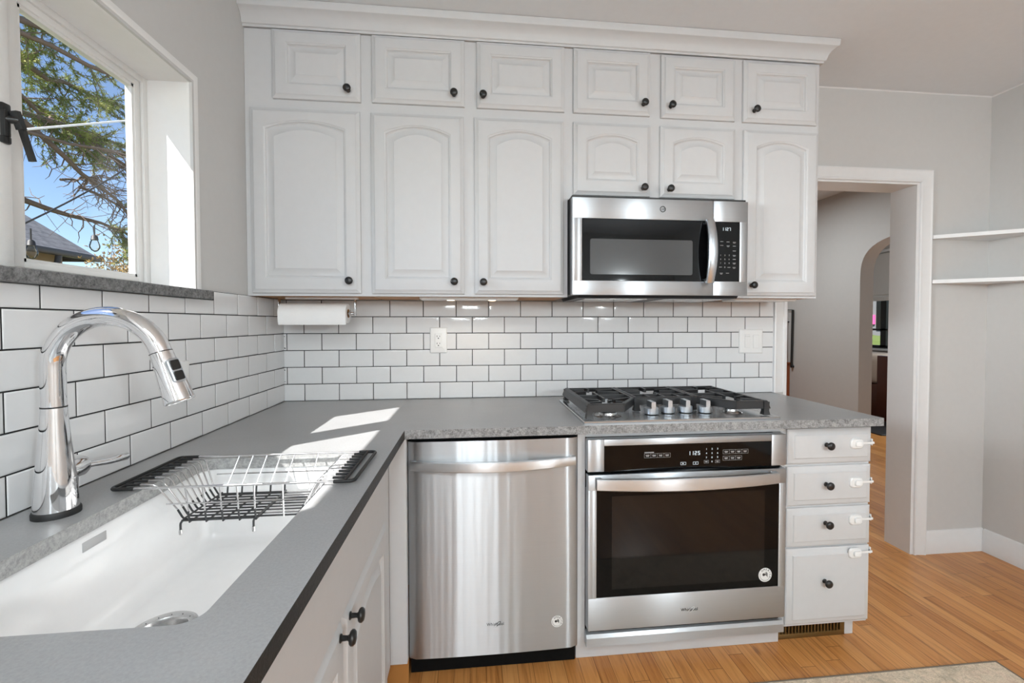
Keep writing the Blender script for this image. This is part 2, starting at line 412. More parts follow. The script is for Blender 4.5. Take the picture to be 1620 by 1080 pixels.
# baseboards
def baseboard(name, pts):
    """pts: floor line of the board face, board grows to the left of travel"""
    mb = MB(); pr = [(0, 0), (0.015, 0), (0.015, 0.072), (0.012, 0.078), (0.011, 0.112), (0.006, 0.122), (0, 0.124)]
    L = []
    for (x, y, nx, ny) in pts: L.append([Vector((x + nx * d, y + ny * d, FZ + h)) for d, h in pr])
    mb.loops(L); return struct(name, mb, 'trim_paint', 30)
baseboard('baseboard_back', [(3.296, 0.008, 0, -1), (XR, 0.008, 0, -1)])
baseboard('baseboard_right', [(XR, -0.007, -1, 0), (XR, -4.69, -1, 0)])
# thin pale caulk line where ceiling meets wall
mb = MB()
mb.loops([[Vector((2.40, 0.008, CZ)), Vector((2.40, 0.003, CZ)), Vector((2.40, 0.008, CZ - 0.005))], [Vector((XR, 0.008, CZ)), Vector((XR, 0.003, CZ)), Vector((XR, 0.008, CZ - 0.005))]])
mb.loops([[Vector((XR, 0.008, CZ)), Vector((XR - 0.005, 0.008, CZ)), Vector((XR, 0.008, CZ - 0.005))], [Vector((XR, -4.7, CZ)), Vector((XR - 0.005, -4.7, CZ)), Vector((XR, -4.7, CZ - 0.005))]])
struct('trim_2', mb, 'trim_paint', 0)
# doorway: casing and jambs
mb = MB()
def casing_prof(o):      # o = distance outward from the opening, returns (offset, depth)
    return [(0.0, 0.0), (0.0, 0.012), (0.004, 0.016), (0.010, 0.016), (0.013, 0.013), (0.050, 0.018), (0.058, 0.022), (0.064, 0.020), (0.066, 0.0)]
cp = casing_prof(0); yw = 0.008
mb.loops([[Vector((3.230 + o, yw - d, FZ)) for o, d in cp], [Vector((3.230 + o, yw - d, 2.014 + o)) for o, d in cp], [Vector((2.469 - o, yw - d, 2.014 + o)) for o, d in cp], [Vector((2.469 - o, yw - d, HC + 0.001)) for o, d in cp]])
struct('trim_3', mb, 'trim_paint', 30)
mb = MB()
mb.box((3.214, 0.004, FZ), (3.232, 0.158, 2.004)); mb.box((2.467, 0.004, FZ), (2.485, 0.158, 2.004)); mb.box((2.467, 0.004, 2.004), (3.232, 0.158, 2.022))
struct('trim_4', mb, 'trim_paint', 30)
# hall and front room beyond the doorway
XH = 4.30
mb = MB(); ya, yb, zs, zt = 0.28, 1.53, 1.64, 2.0      # wide flat arch through the hall wall
mb.box((XH, yb, FZ), (XH + 0.13, 5.7, CZ)); mb.box((XH, 0.15, FZ), (XH + 0.13, ya, CZ))
N = 24; pts = []
for k in range(N + 1):
    t = math.pi * k / N; c, sn = math.cos(t), math.sin(t); e = 0.62
    pts.append(((ya + yb) / 2 + (yb - ya) / 2 * math.copysign(abs(c) ** e, c), zs + (zt - zs) * abs(sn) ** e))
mb.loops([[Vector((XH, y, z)), Vector((XH + 0.13, y, z)), Vector((XH + 0.13, y, CZ)), Vector((XH, y, CZ))] for y, z in pts])
mb.box((XH, ya - 0.001, FZ), (XH + 0.13, ya, zs)); 
struct('wall_hall', mb, 'hall_paint', 40)
mb = MB(); mb.box((-0.168, 3.3, FZ), (XH, 3.42, CZ)); mb.box((-0.168, 0.1551, FZ), (-0.06, 3.3, CZ))
struct('wall_hall_end', mb, 'hall_paint')
mb = MB(); mb.box((XH + 0.13, 0.15, FZ), (7.2, 0.27, CZ)); mb.box((XH + 0.13, 5.6, FZ), (7.2, 5.72, CZ))
mb.box((7.0, 0.27, FZ), (7.12, 3.45, CZ)); mb.box((7.0, 4.75, FZ), (7.12, 5.6, CZ)); mb.box((7.0, 3.45, FZ), (7.12, 4.75, 0.88)); mb.box((7.0, 3.45, 2.30), (7.12, 4.75, CZ))
struct('wall_front_room', mb, 'hall_paint')

# ------------------------------------------------------------------ the kitchen window
win = bpy.data.objects.new('window_1', None); COL.objects.link(win); win.location = (-0.15, -1.27, 1.38); win['kind'] = 'structure'
def sash(name, y0, y1, z0, z1, x0, x1, st, mat='old_window_paint'):
    mb = MB(); xs = (x0, x1)
    mb.box((x0, y0, z0), (x1, y0 + st[0], z1), 0.003); mb.box((x0, y1 - st[1], z0), (x1, y1, z1), 0.003)
    mb.box((x0, y0 + st[0] - 0.002, z0), (x1, y1 - st[1] + 0.002, z0 + st[2]), 0.003); mb.box((x0, y0 + st[0] - 0.002, z1 - st[3]), (x1, y1 - st[1] + 0.002, z1), 0.003)
    # stepped glazing bead
    b = 0.008
    ya, yb, za, zb = y0 + st[0], y1 - st[1], z0 + st[2], z1 - st[3]
    xm = (x0 + x1) / 2
    mb.box((xm - 0.012, ya - 0.001, za), (xm + 0.006, ya + b, zb)); mb.box((xm - 0.012, yb - b, za), (xm + 0.006, yb + 0.001, zb))
    mb.box((xm - 0.012, ya, za - 0.001), (xm + 0.006, yb, za + b)); mb.box((xm - 0.012, ya, zb - b), (xm + 0.006, yb, zb + 0.001))
    s = mb.build('sash', mat, win)
    MB().box((xm - 0.004, ya, za), (xm - 0.001, yb, zb)).build('pane', 'window_glass', s, 0)
    return s
mb = MB()                                                            # outer frame and middle post
xf0, xf1 = -0.165, -0.128
mb.box((xf0, YO1 - 0.022, ZO0), (xf1, YO1 - 0.001, ZO1), 0.002); mb.box((xf0, YO0 + 0.001, ZO0), (xf1, YO0 + 0.022, ZO1), 0.002)
mb.box((xf0, YO0 + 0.02, ZO1 - 0.020), (xf1, YO1 - 0.02, ZO1 - 0.001), 0.002); mb.box((xf0, YO0 + 0.02, ZO0), (xf1, YO1 - 0.02, 1.3985), 0.002)
mb.box((xf0, -1.127, 1.39), (xf1 + 0.012, -1.086, 2.01), 0.006)
mb.build('window_frame', 'old_window_paint', win)
sash('sash', -1.080, YO1 - 0.023, 1.400, 2.007, -0.155, -0.134, (0.035, 0.022, 0.014, 0.018))
sash('sash', YO0 + 0.023, -1.130, 1.400, 2.007, -0.155, -0.134, (0.035, 0.035, 0.016, 0.018))
mb = MB().box((-0.136, -1.0858, 1.3990), (-0.128, -1.0802, 2.0055)); mb.build('weatherstrip', 'black_rubber', win)
# stone sill slab
mb = MB(); mb.box((-0.1275, -1.96, 1.3515), (0.030, -0.605, 1.3795), 0.0015, 1)
o = mb.build('window_sill', ['sill_edge'], win)
# casement latch
lt = MB(); lt.box((-0.1185, -1.114, 1.655), (-0.108, -1.094, 1.672), 0.004); lt.box((-0.1185, -1.114, 1.722), (-0.108, -1.094, 1.740), 0.004)
lt.box((-0.1185, -1.112, 1.668), (-0.106, -1.097, 1.726), 0.004); lt.tube([(-0.112, -1.104, 1.706), (-0.096, -1.093, 1.708)], 0.008, 12)
lt.bar((-0.099, -1.098, 1.726), (-0.094, -1.090, 1.690), 0.011, 0.014, (1, 0, 0)); lt.bar((-0.097, -1.0955, 1.720), (-0.087, -1.075, 1.628), 0.009, 0.010, (1, 0, 0))
lt.build('window_latch', 'black_iron', win)

# ------------------------------------------------------------------ tiled splashbacks
def tile_field(name, label, axis, a0, a1, z0, zmax, first_even, first_odd, loc):
    """axis 'x': wall facing -y ; axis 'y': wall facing +x, a runs along -y"""
    P, PH, g = 0.154, 0.0777, 0.0016
    root = thing(name, label, 'backsplash', loc, 'subway tile backsplashes'); tl = MB(); rw = 0
    def pt(a, d, z): return Vector((a, -d, z)) if axis == 'x' else Vector((d, -a, z))
    z = z0
    rng = random.Random(3)
    while True:
        zb, zt2 = z0 + rw * PH + g, z0 + (rw + 1) * PH - g
        if zb > zmax(a0) - 0.004 and zb > zmax(a1) - 0.004: break
        off = first_even if rw % 2 == 0 else first_odd
        js = [a0]; a = off
        while a < a1 - 0.004:
            if a > a0 + 0.004: js.append(a)
            a += P
        js.append(a1)
        for p, q in zip(js, js[1:]):
            t = min(zt2, zmax((p + q) / 2))
            if t - zb < 0.006: continue
            x0, x1 = p + g, q - g; D = 0.0; tx, tz = rng.uniform(-1, 1) * 0.0003, rng.uniform(-1, 1) * 0.0003
            def lp(i, d, k=0): return [pt(x0 + i, d + k * (-tx - tz), zb + i), pt(x1 - i, d + k * (tx - tz), zb + i), pt(x1 - i, d + k * (tx + tz), t - i), pt(x0 + i, d + k * (-tx + tz), t - i)]
            tl.loops([lp(0, -0.004), lp(0, -0.0012), lp(0.0012, -0.0002, .6), lp(0.004, 0.0, 1), lp(0.012, 0.0004, 1)], False, True)
        rw += 1
    gm = MB(); tops = [a0]; 
    n = 60; 
    segs = [(a0 + (a1 - a0) * k / n) for k in range(n + 1)]
    k0 = 0
    for k in range(1, n + 1):
        if k == n or abs(zmax(segs[k]) - zmax(segs[k0])) > 0.004:
            A, B = pt(segs[k0], -0.0015, z0), pt(segs[k], -0.0078, zmax(segs[k0])); gm.box(A, B); k0 = k
    gm.build('grout', 'grout', root, 0)
    tl.build('tiles', 'tile_glaze', root, 50); return root
tile_field('tile_backsplash', 'white subway tile backsplash with black grout behind the cooktop', 'x', 0.0, 2.411, HC + 0.0005, lambda a: 1.3775, 0.0958, 0.0200, (1.2, 0.0, HC))
# left wall: the tile stands 8 mm proud of the wall like the other run
tl = tile_field('tile_backsplash', 'white subway tile backsplash with black grout under the window sill', 'y', 0.0, 2.62, HC + 0.0005, lambda a: 1.3503 if a > 0.606 else 1.3805, 0.1765, 0.0995, (0.0, -1.2, HC))
for ch in tl.children: ch.data.transform(Matrix.Translation((0.0085, 0, 0)))

# ------------------------------------------------------------------ cabinet doors
def door_outline(x0, x1, z0, z1, rise, y, n=14):
    """closed loop: bottom-left, bottom-right, then along the top from right to left (arched when rise > 0)"""
    P = [Vector((x0, y, z0)), Vector((x1, y, z0))]
    for k in range(n + 1):
        t = k / n; u = 2 * t - 1
        P.append(Vector((x1 + (x0 - x1) * t, y, z1 + rise * (1 - u * u) - 0.0)))
    return P
def panel_front(mb, x0, x1, z0, z1, yb, th, mx, mzb, mzt, rise=0.0, raised=True, place=None):
    """slab with routed outer edge, sunken groove and raised centre field. yb back plane, th thickness, towards -y"""
    def o(i, d): return door_outline(x0 + i, x1 - i, z0 + i, z1 - i, 0, yb - d)
    if not raised: L = [o(0, 0), o(0, th - 0.012), o(0.002, th - 0.010), o(0.006, th - 0.0085), o(0.020, th - 0.0045), o(0.023, th - 0.002), o(0.0245, th - 0.0002), o(0.026, th)]
    else: L = [o(0, 0), o(0, th - 0.011), o(0.0015, th - 0.0085), o(0.004, th - 0.0075), o(0.013, th - 0.003), o(0.015, th - 0.0005), o(0.0165, th)]
    if raised:
        def p(i, d): return door_outline(x0 + mx + i, x1 - mx - i, z0 + mzb + i, z1 - mzt - rise - i, rise, yb - d)
        L += [p(0, th), p(0.001, th - 0.0015), p(0.006, th - 0.004), p(0.0072, th - 0.0078), p(0.011, th - 0.0115), p(0.014, th - 0.0115), p(0.036, th - 0.0025), p(0.0375, th - 0.0010), p(0.040, th - 0.0010)]
    if place: L = [[place(v) for v in lp] for lp in L]
    mb.loops(L)
def knob(parent, p, d=(0, -1, 0), s=1.0):
    mb = MB()
    mb.lathe(p, d, [(0.0085 * s, 0), (0.0085 * s, 0.002), (0.0055 * s, 0.004), (0.0048 * s, 0.014 * s), (0.0065 * s, 0.017 * s), (0.0125 * s, 0.019 * s), (0.0150 * s, 0.022 * s), (0.0148 * s, 0.026 * s), (0.0115 * s, 0.0295 * s), (0.005 * s, 0.031 * s), (0.0001, 0.0312 * s)], 24)
    return mb.build('knob', 'black_iron', parent, 50)
YF, YD = -0.315, 0.020
def wall_cabinet(name, label, x0, x1, z0, z1, doors, wood_bottom=False, frame_drop=0.0):
    root = thing(name, label, 'cabinet', ((x0 + x1) / 2, -0.155, z0), 'white wall cabinets' if name == 'wall_cabinet' else 'white top cabinets')
    mb = MB(); mb.box((x0 + 0.0002, YF + 0.02, z0 + (0.0045 if wood_bottom else 0)), (x1 - 0.0002, -0.0005, z1)); mb.box((x0, YF, z0 - frame_drop), (x1, YF + 0.0205, z1), 0.0)
    mb.build('body', 'cabinet_paint', root)
    if wood_bottom: boxpart('bottom_panel', (x0 + 0.004, YF + 0.021, z0 + 0.001), (x1 - 0.004, -0.002, z0 + 0.0043), 'raw_wood', root, 0)
    for (dx0, dx1, dz0, dz1, rise, kx, kz) in doors:
        mb = MB(); small = dz1 - dz0 < 0.28
        panel_front(mb, dx0, dx1, dz0, dz1, YF, YD, 0.052, 0.052 if small else 0.058, 0.052 if small else 0.046, rise)
        d = mb.build('door', 'cabinet_paint', root, 28)
        knob(d, (kx, YF - YD, kz))
    return root
ZS = 2.1205; ZT = 2.4045
wall_cabinet('wall_cabinet', 'white wall cabinet with one wide arched door, in the corner above the paper towels', 0.001, 0.452, 1.381, ZS, [(0.022, 0.430, 1.391, 2.102, 0.028, 0.391, 1.439)], True)
wall_cabinet('wall_cabinet', 'white wall cabinet with a pair of tall arched doors left of the microwave', 0.452, 1.262, 1.381, ZS, [(0.472, 0.835, 1.391, 2.102, 0.030, 0.796, 1.439), (0.878, 1.244, 1.391, 2.102, 0.030, 0.912, 1.438)], True)
wall_cabinet('wall_cabinet', 'short white cabinet with two arched doors directly above the microwave', 1.262, 2.008, 1.786, ZS, [(1.284, 1.613, 1.804, 2.103, 0.024, 1.579, 1.836), (1.657, 1.992, 1.804, 2.103, 0.024, 1.692, 1.834)])
wall_cabinet('wall_cabinet', 'narrow white wall cabinet with one tall arched door right of the microwave', 2.008, 2.385, 1.381, ZS, [(2.031, 2.376, 1.391, 2.103, 0.028, 2.066, 1.435)], True)
wall_cabinet('top_cabinet', 'small white top cabinet with one rectangular panel door, nearest the window', 0.001, 0.452, ZS, ZT, [(0.106, 0.435, 2.139, 2.402, 0, 0.391, 2.177)])
wall_cabinet('top_cabinet', 'small white top cabinet with two rectangular panel doors above the tall pair of doors', 0.452, 1.262, ZS, ZT, [(0.478, 0.839, 2.141, 2.403, 0, 0.798, 2.182), (0.888, 1.246, 2.140, 2.403, 0, 0.913, 2.181)])
wall_cabinet('top_cabinet', 'small white top cabinet with two doors, topmost in line above the microwave', 1.262, 2.008, ZS, ZT, [(1.284, 1.611, 2.140, 2.403, 0, 1.579, 2.183), (1.660, 1.989, 2.136, 2.399, 0, 1.697, 2.180)])
wall_cabinet('top_cabinet', 'small white top cabinet with one door at the right end of the row', 2.008, 2.385, ZS, ZT, [(2.026, 2.368, 2.135, 2.397, 0, 2.070, 2.180)])
# crown molding, returning round the right end
mb = MB(); cr = [(0.0, 2.392), (0.006, 2.396), (0.010, 2.404), (0.011, 2.412), (0.016, 2.414), (0.019, 2.420), (0.022, 2.432), (0.030, 2.446), (0.042, 2.456), (0.050, 2.460), (0.052, 2.464), (0.054, 2.487), (0.0, 2.487)]
cr = [(o, z + 0.0005) for o, z in cr]
cr[0] = (0.0, 2.4065); cr[1] = (0.004, 2.4065)
mb.loops([[Vector((0.001, YF - 0.001 - o, z)) for o, z in cr], [Vector((2.386 + o, YF - 0.001 - o, z)) for o, z in cr], [Vector((2.386 + o, -0.0005, z)) for o, z in cr]])
mb.box((0.002, YF, 2.4065), (2.385, -0.001, 2.484))
o = mb.build('crown_molding', 'cabinet_paint', None, 30); tag(recentre(o, (1.2, -0.16, 2.4056)), 'white crown molding running along the top of the wall cabinets to the ceiling', 'molding')

# ------------------------------------------------------------------ worktop, sink
SX0, SX1, SY0, SY1 = 0.156, 0.537, -1.612, -0.902
CT0 = 0.884
def worktop():
    bm = bmesh.new()
    outer = [(0.0095, -0.0015), (2.409, -0.0015), (2.409, -0.638), (0.640, -0.638), (0.638, -3.0), (0.0095, -3.0)]
    hole = rrect(SX0, SY0, SX1, SY1, [0.05, 0.03, 0.03, 0.028], 8)
    def ring(p): 
        vs = [bm.verts.new((x, y, HC)) for x, y in p]; return [bm.edges.new((vs[k], vs[(k + 1) % len(vs)])) for k in range(len(vs))]
    e = ring(outer) + ring(hole)
    bmesh.ops.triangle_fill(bm, edges=e, use_beauty=True)
    bmesh.ops.recalc_face_normals(bm, faces=bm.faces)
    for fc in bm.faces:
        if fc.normal.z < 0: fc.normal_flip()
    r = bmesh.ops.extrude_face_region(bm, geom=list(bm.faces))
    bmesh.ops.translate(bm, verts=[v for v in r['geom'] if isinstance(v, bmesh.types.BMVert)], vec=(0, 0, CT0 - HC))
    bmesh.ops.recalc_face_normals(bm, faces=bm.faces)
    for fc in bm.faces:
        if abs(fc.normal.z) < 0.5:
            c = fc.calc_center_median()
            if SX0 - .01 < c.x < SX1 + .01 and SY0 - .01 < c.y < SY1 + .01: fc.material_index = 2
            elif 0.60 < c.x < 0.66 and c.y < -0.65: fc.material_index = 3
            else: fc.material_index = 1
    mb = MB(); mb.bm.free(); mb.bm = bm
    return mb.build('countertop', ['stone_top', 'stone_edge', 'stone_cut', 'stone_dark_edge'], None, 25)
o = worktop(); tag(recentre(o, (1.2, -0.3, CT0)), 'grey honed stone countertop running along both walls in an L', 'countertop')
sink = thing('kitchen_sink', 'white undermount sink set in the grey stone counter under the window', 'sink', (0.349, -1.257, 0.67))
mb = MB(); L = []
def sl(x0, y0, x1, y1, rad, z): return [Vector((x, y, z)) for x, y in rrect(x0, y0, x1, y1, rad, 8)]
zf = 0.690
L.append(sl(SX0 - 0.024, SY0 - 0.024, SX1 + 0.024, SY1 + 0.024, 0.05, CT0 - 0.014))
L.append(sl(SX0 - 0.024, SY0 - 0.024, SX1 + 0.024, SY1 + 0.024, 0.05, CT0 - 0.0004))
L.append(sl(SX0 - 0.005, SY0 - 0.005, SX1 + 0.005, SY1 + 0.005, 0.040, CT0 - 0.0004))
L.append(sl(SX0 - 0.003, SY0 - 0.003, SX1 + 0.003, SY1 + 0.003, 0.040, CT0 - 0.003))
L.append(sl(SX0 + 0.000, SY0 + 0.004, SX1 - 0.000, SY1 - 0.004, 0.036, zf + 0.03))
for k in range(1, 6):
    a = R(90 * k / 5); i = 0.03 * (1 - math.cos(a)); h = 0.03 * (1 - math.sin(a))
    L.append(sl(SX0 + i, SY0 + 0.004 + i, SX1 - i, SY1 - 0.004 - i, 0.036, zf + h))
DC = (0.275, -1.262); n = len(L[0])
def circ(r, z): 
    base = rrect(SX0, SY0, SX1, SY1, 0.036, 8); out = []
    for k in range(n):
        a = 2 * math.pi * (k - 4) / n + R(45) ; out.append(Vector((DC[0] + r * math.cos(a), DC[1] + r * math.sin(a), z)))
    return out
L.append(circ(0.062, zf - 0.004)); L.append(circ(0.056, zf - 0.006)); L.append(circ(0.050, zf - 0.020))
L.append(circ(0.056, zf - 0.024)); L.append(sl(SX0 - 0.012, SY0 - 0.012, SX1 + 0.012, SY1 + 0.012, 0.04, zf - 0.024)); L.append(sl(SX0 - 0.018, SY0 - 0.018, SX1 + 0.018, SY1 + 0.018, 0.045, CT0 - 0.02))
L.append(list(L[0]))
mb.loops(L, False, False); bmesh.ops.remove_doubles(mb.bm, verts=mb.bm.verts, dist=1e-6)
mb.build('basin', 'fireclay', sink, 40)
mb = MB(); c = (DC[0], DC[1], zf - 0.005)
mb.lathe(c, (0, 0, 1), [(0.050, 0.0), (0.0565, 0.001), (0.0575, 0.003), (0.052, 0.0045), (0.041, 0.003), (0.038, -0.002), (0.0375, -0.05), (0.0001, -0.05)], 40, False, True)
dr = mb.build('drain', 'drain_steel', sink, 40)
mb = MB()
for k in range(14):
    a = 2 * math.pi * k / 14; mb.lathe((c[0] + 0.0465 * math.cos(a), c[1] + 0.0465 * math.sin(a), c[2] + 0.0035), (0, 0, 1), [(0.0011, 0), (0.0011, 0.0006)], 8)
mb.build('stamped_marks', 'ink', dr)
mb = MB(); mb.box((SX0 - 0.0035, -1.280, 0.852), (SX0 - 0.0015, -1.225, 0.870), 0.001); mb.build('maker_plate', 'grey_stamp', sink)

# ------------------------------------------------------------------ faucet
FX, FY = 0.086, -1.248
fa = thing('kitchen_faucet', 'tall chrome gooseneck faucet standing behind the sink', 'faucet', (FX, FY, HC))
MB().lathe((FX, FY, HC), (0, 0, 1), [(0.035, 0.0), (0.0352, 0.008), (0.0335, 0.012), (0.03, 0.012)], 36).build('base_ring', 'black_rubber', fa, 40)
MB().lathe((FX, FY, HC + 0.012), (0, 0, 1), [(0.0325, 0.0), (0.0318, 0.02), (0.029, 0.06), (0.0245, 0.11), (0.0208, 0.155), (0.0192, 0.185), (0.0188, 0.192)], 40).build('body', 'chrome', fa, 60)
mb = MB(); rt = 0.0183; zc = 1.192; ra = 0.096
path = [Vector((FX, FY, 1.1185)), Vector((FX, FY, 1.15))] + arc_pts((FX + ra, FY, zc), ra, 180, 16, 30)
mb.tube(path, rt, 28); mb.build('spout', 'chrome', fa, 60)
tip = path[-1]; dv = (path[-1] - path[-2]).normalized()
MB().tube([Vector((FX, FY, 1.1165)), Vector((FX, FY, 1.1190))], 0.0190, 28).build('collar_line', 'black_rubber', fa, 60)
hd = MB(); hd.lathe(tip, dv, [(0.0186, 0.0), (0.0192, 0.003), (0.0205, 0.03), (0.0235, 0.065), (0.0262, 0.096), (0.0262, 0.099), (0.024, 0.101), (0.022, 0.099)], 36)
hd = hd.build('spray_head', 'chrome', fa, 50)
MB().tube([tip - dv * 0.0008, tip + dv * 0.0008], 0.0190, 28).build('collar_line', 'black_rubber', fa, 60)
side = Vector((-dv.z, 0, dv.x)) if dv.x > -9 else None
fr = Vector((0.55, -0.0, 0)) ; out = Vector((-dv.z, 0, dv.x)).normalized()
out = out if out.x > 0 else -out
out = (out * 0.88 + Vector((0, -0.47, 0))).normalized(); out = (out - dv * out.dot(dv)).normalized()
acr = dv.cross(out)
def hp(a, b, c): return tip + dv * a + out * b + acr * c
mb = MB(); 
def pad(a0, a1, w, b0, b1, rad): 
    P = rrect(a0, -w, a1, w, rad, 5); mb.loops([[hp(a, b0, c) for a, c in P], [hp(a, b1 - 0.001, c) for a, c in P], [hp((a0 + a1) / 2 + (a - (a0 + a1) / 2) * 0.92, b1, c * 0.9) for a, c in P]])
pad(0.018, 0.066, 0.011, 0.012, 0.0265, 0.007); mb.mi = 1; pad(0.022, 0.041, 0.0085, 0.0262, 0.0285, 0.003); pad(0.044, 0.062, 0.0085, 0.0262, 0.0290, 0.003); mb.build('spray_button', ['nickel', 'black_iron'], hd, 40)
mb = MB(); hz = 0.992
mb.lathe((FX, FY + 0.016, hz), (0, 1, -0.02), [(0.0215, 0), (0.0215, 0.034), (0.0195, 0.037), (0.019, 0.040), (0.0001, 0.0405)], 32)
mb.build('valve_body', 'chrome', fa, 40)
mb = MB(); mb.tube([(FX + 0.002, FY + 0.050, hz - 0.002), (FX + 0.003, FY + 0.075, hz - 0.006), (FX + 0.006, FY + 0.120, hz - 0.012), (FX + 0.010, FY + 0.160, hz - 0.014), (FX + 0.010, FY + 0.164, hz - 0.014)], [0.0075, 0.0062, 0.0078, 0.0090, 0.006], 16)
mb.build('lever', 'chrome', fa, 60)

# ------------------------------------------------------------------ dish rack across the sink
rk = thing('dish_rack', 'chrome wire over-the-sink dish rack with black handles lying across the sink', 'dish rack', (0.35, -1.03, 0.83))
zr, zb = 0.9225, 0.836; yn, yf_ = -1.146, -0.914
wr = 0.0019
for yy in (yn, yf_): MB().tube([(0.125, yy, zr), (0.575, yy, zr)], 0.0027, 8).build('rim', 'wire_chrome', rk, 60)
def handle(x0, x1):
    mb = MB(); P = fillet([(x1, yn, zr), (x0, yn, zr), (x0, yf_, zr), (x1, yf_, zr)], 0.014, 5)
    mb.tube(P, 0.0042, 10); xi = x0 + (0.014 if x1 > x0 else -0.022)
    mb.tube([(xi, yn, zr), (xi, yf_, zr)], 0.0036, 8)
    for k in range(9):
        y = yn + 0.023 + k * 0.0233; mb.tube([(xi, y, zr + 0.001), (xi + (0.03 if x1 > x0 else -0.03), y, zr + 0.001)], 0.0032, 8)
    mb.build('handle', 'black_rubber', rk, 60)
handle(0.104, 0.150); handle(0.604, 0.560)
up, lo = MB(), MB()
for k in range(9):
    y = yn + 0.023 + k * 0.0233; yb2 = -1.105 + k * 0.0178
    P = fillet([(0.122, y, zr + 0.001), (0.178, y, zr), (0.212, yb2, zb + 0.022)], 0.010, 4); up.tube(P, wr, 6)
    lo.tube(fillet([(0.212, yb2, zb + 0.022), (0.224, yb2, zb), (0.470, yb2, zb), (0.482, yb2, zb + 0.022)], 0.008, 4), 0.0023, 6)
    up.tube(fillet([(0.482, yb2, zb + 0.022), (0.520, y, zr), (0.582, y, zr + 0.001)], 0.010, 4), wr, 6)
for x in (0.240, 0.275, 0.310, 0.345, 0.380):
    for s_, yr_, yb2 in ((-1, yn, -1.112), (1, yf_, -0.955)):
        up.tube(fillet([(x + 0.012, yr_, zr), (x, yb2 + s_ * 0.004, zb + 0.022)], 0.01, 3), wr, 6)
        lo.tube(fillet([(x, yb2 + s_ * 0.004, zb + 0.022), (x, yb2, zb - 0.003), (x, yb2 - s_ * 0.01, zb - 0.004)], 0.008, 4), 0.0023, 6)
    lo.tube([(x, -1.112, zb - 0.004), (x, -0.955, zb - 0.004)], 0.0023, 6)
for x in (0.228, 0.384): lo.tube([(x, -1.112, zb + 0.0035), (x, -0.955, zb + 0.0035)], 0.0023, 6)
for yy in (-1.112, -0.955): lo.tube([(0.224, yy, zb), (0.384, yy, zb)], 0.0025, 6)
for yy, s_ in ((-1.131, -1), (-0.934, 1)): up.tube([(0.205, yy, zb + 0.045), (0.50, yy, zb + 0.045)], wr * 0.9, 6)
for x in (0.44,):
    for s_, yr_, yb2 in ((-1, yn, -1.112), (1, yf_, -0.955)): up.tube([(x + 0.012, yr_, zr), (x, yb2, zb)], wr, 6)
up.build('side_wires', 'wire_chrome', rk, 60); lo.build('basket_floor', 'dark_vinyl', rk, 60)
for (x, y) in ((0.226, -1.108), (0.226, -0.96), (0.38, -1.108), (0.38, -0.96)):
    mb = MB(); mb.tube(fillet([(x, y, zb), (x - 0.006, y - 0.002, zb - 0.006), (x - 0.006, y - 0.002, zb - 0.022)], 0.005, 3), 0.0024, 6)
    ft = mb.build('foot', 'dark_vinyl', rk, 60)
    MB().lathe((x - 0.006, y - 0.002, zb - 0.032), (0, 0, 1), [(0.0034, 0), (0.0038, 0.005), (0.0032, 0.011)], 10).build('foot_cap', 'drain_steel', ft, 60)

# ------------------------------------------------------------------ base cabinets
YB, YBD = -0.585, -0.605
XLF = 0.585
# sink base cabinet along the left run
sb = thing('sink_base_cabinet', 'white sink base cabinet below the left counter, with two panel doors', 'cabinet', (0.3, -1.25, FZ))
mb = MB(); mb.box((XLF - 0.02, -3.0, 0.105), (XLF, -0.630, CT0 - 0.0005)); mb.box((0.02, -3.0, 0.105), (XLF - 0.02, -2.98, CT0 - 0.001)); mb.box((0.02, -3.0, 0.105), (XLF - 0.02, -0.66, 0.12))
mb.build('face_frame', 'cabinet_paint', sb)
boxpart('toe_kick', (0.500, -3.0, FZ + 0.0005), (0.515, -0.59, 0.104), 'raw_wood', sb, 0)
boxpart('filler_panel', (0.5852, -0.6295, 0.110), (0.6425, -0.598, CT0 - 0.0005), 'cabinet_paint', sb, 0.001)
boxpart('filler_base', (0.516, -0.600, FZ + 0.0005), (0.6425, -0.588, 0.1095), 'raw_wood', sb, 0)
boxpart('false_front', (XLF + 0.0002, -2.4, 0.680), (0.604, -0.757, 0.872), 'cabinet_paint', sb, 0.001)
def yplace(x_face):
    return lambda v: Vector((x_face + (YB - v.y), v.x, v.z))   # door built facing -y with x -> y
for (y0, y1, ky) in ((-1.2285, -0.772, -1.195), (-1.690, -1.2315, -1.266)):
    mb = MB(); panel_front(mb, y0, y1, 0.130, 0.668, YB, 0.020, 0.055, 0.058, 0.050, 0.024, True, yplace(XLF + 0.0002))
    d = mb.build('door', 'cabinet_paint', sb, 28); knob(d, (XLF + 0.0202, ky, 0.648), (1, 0, 0))
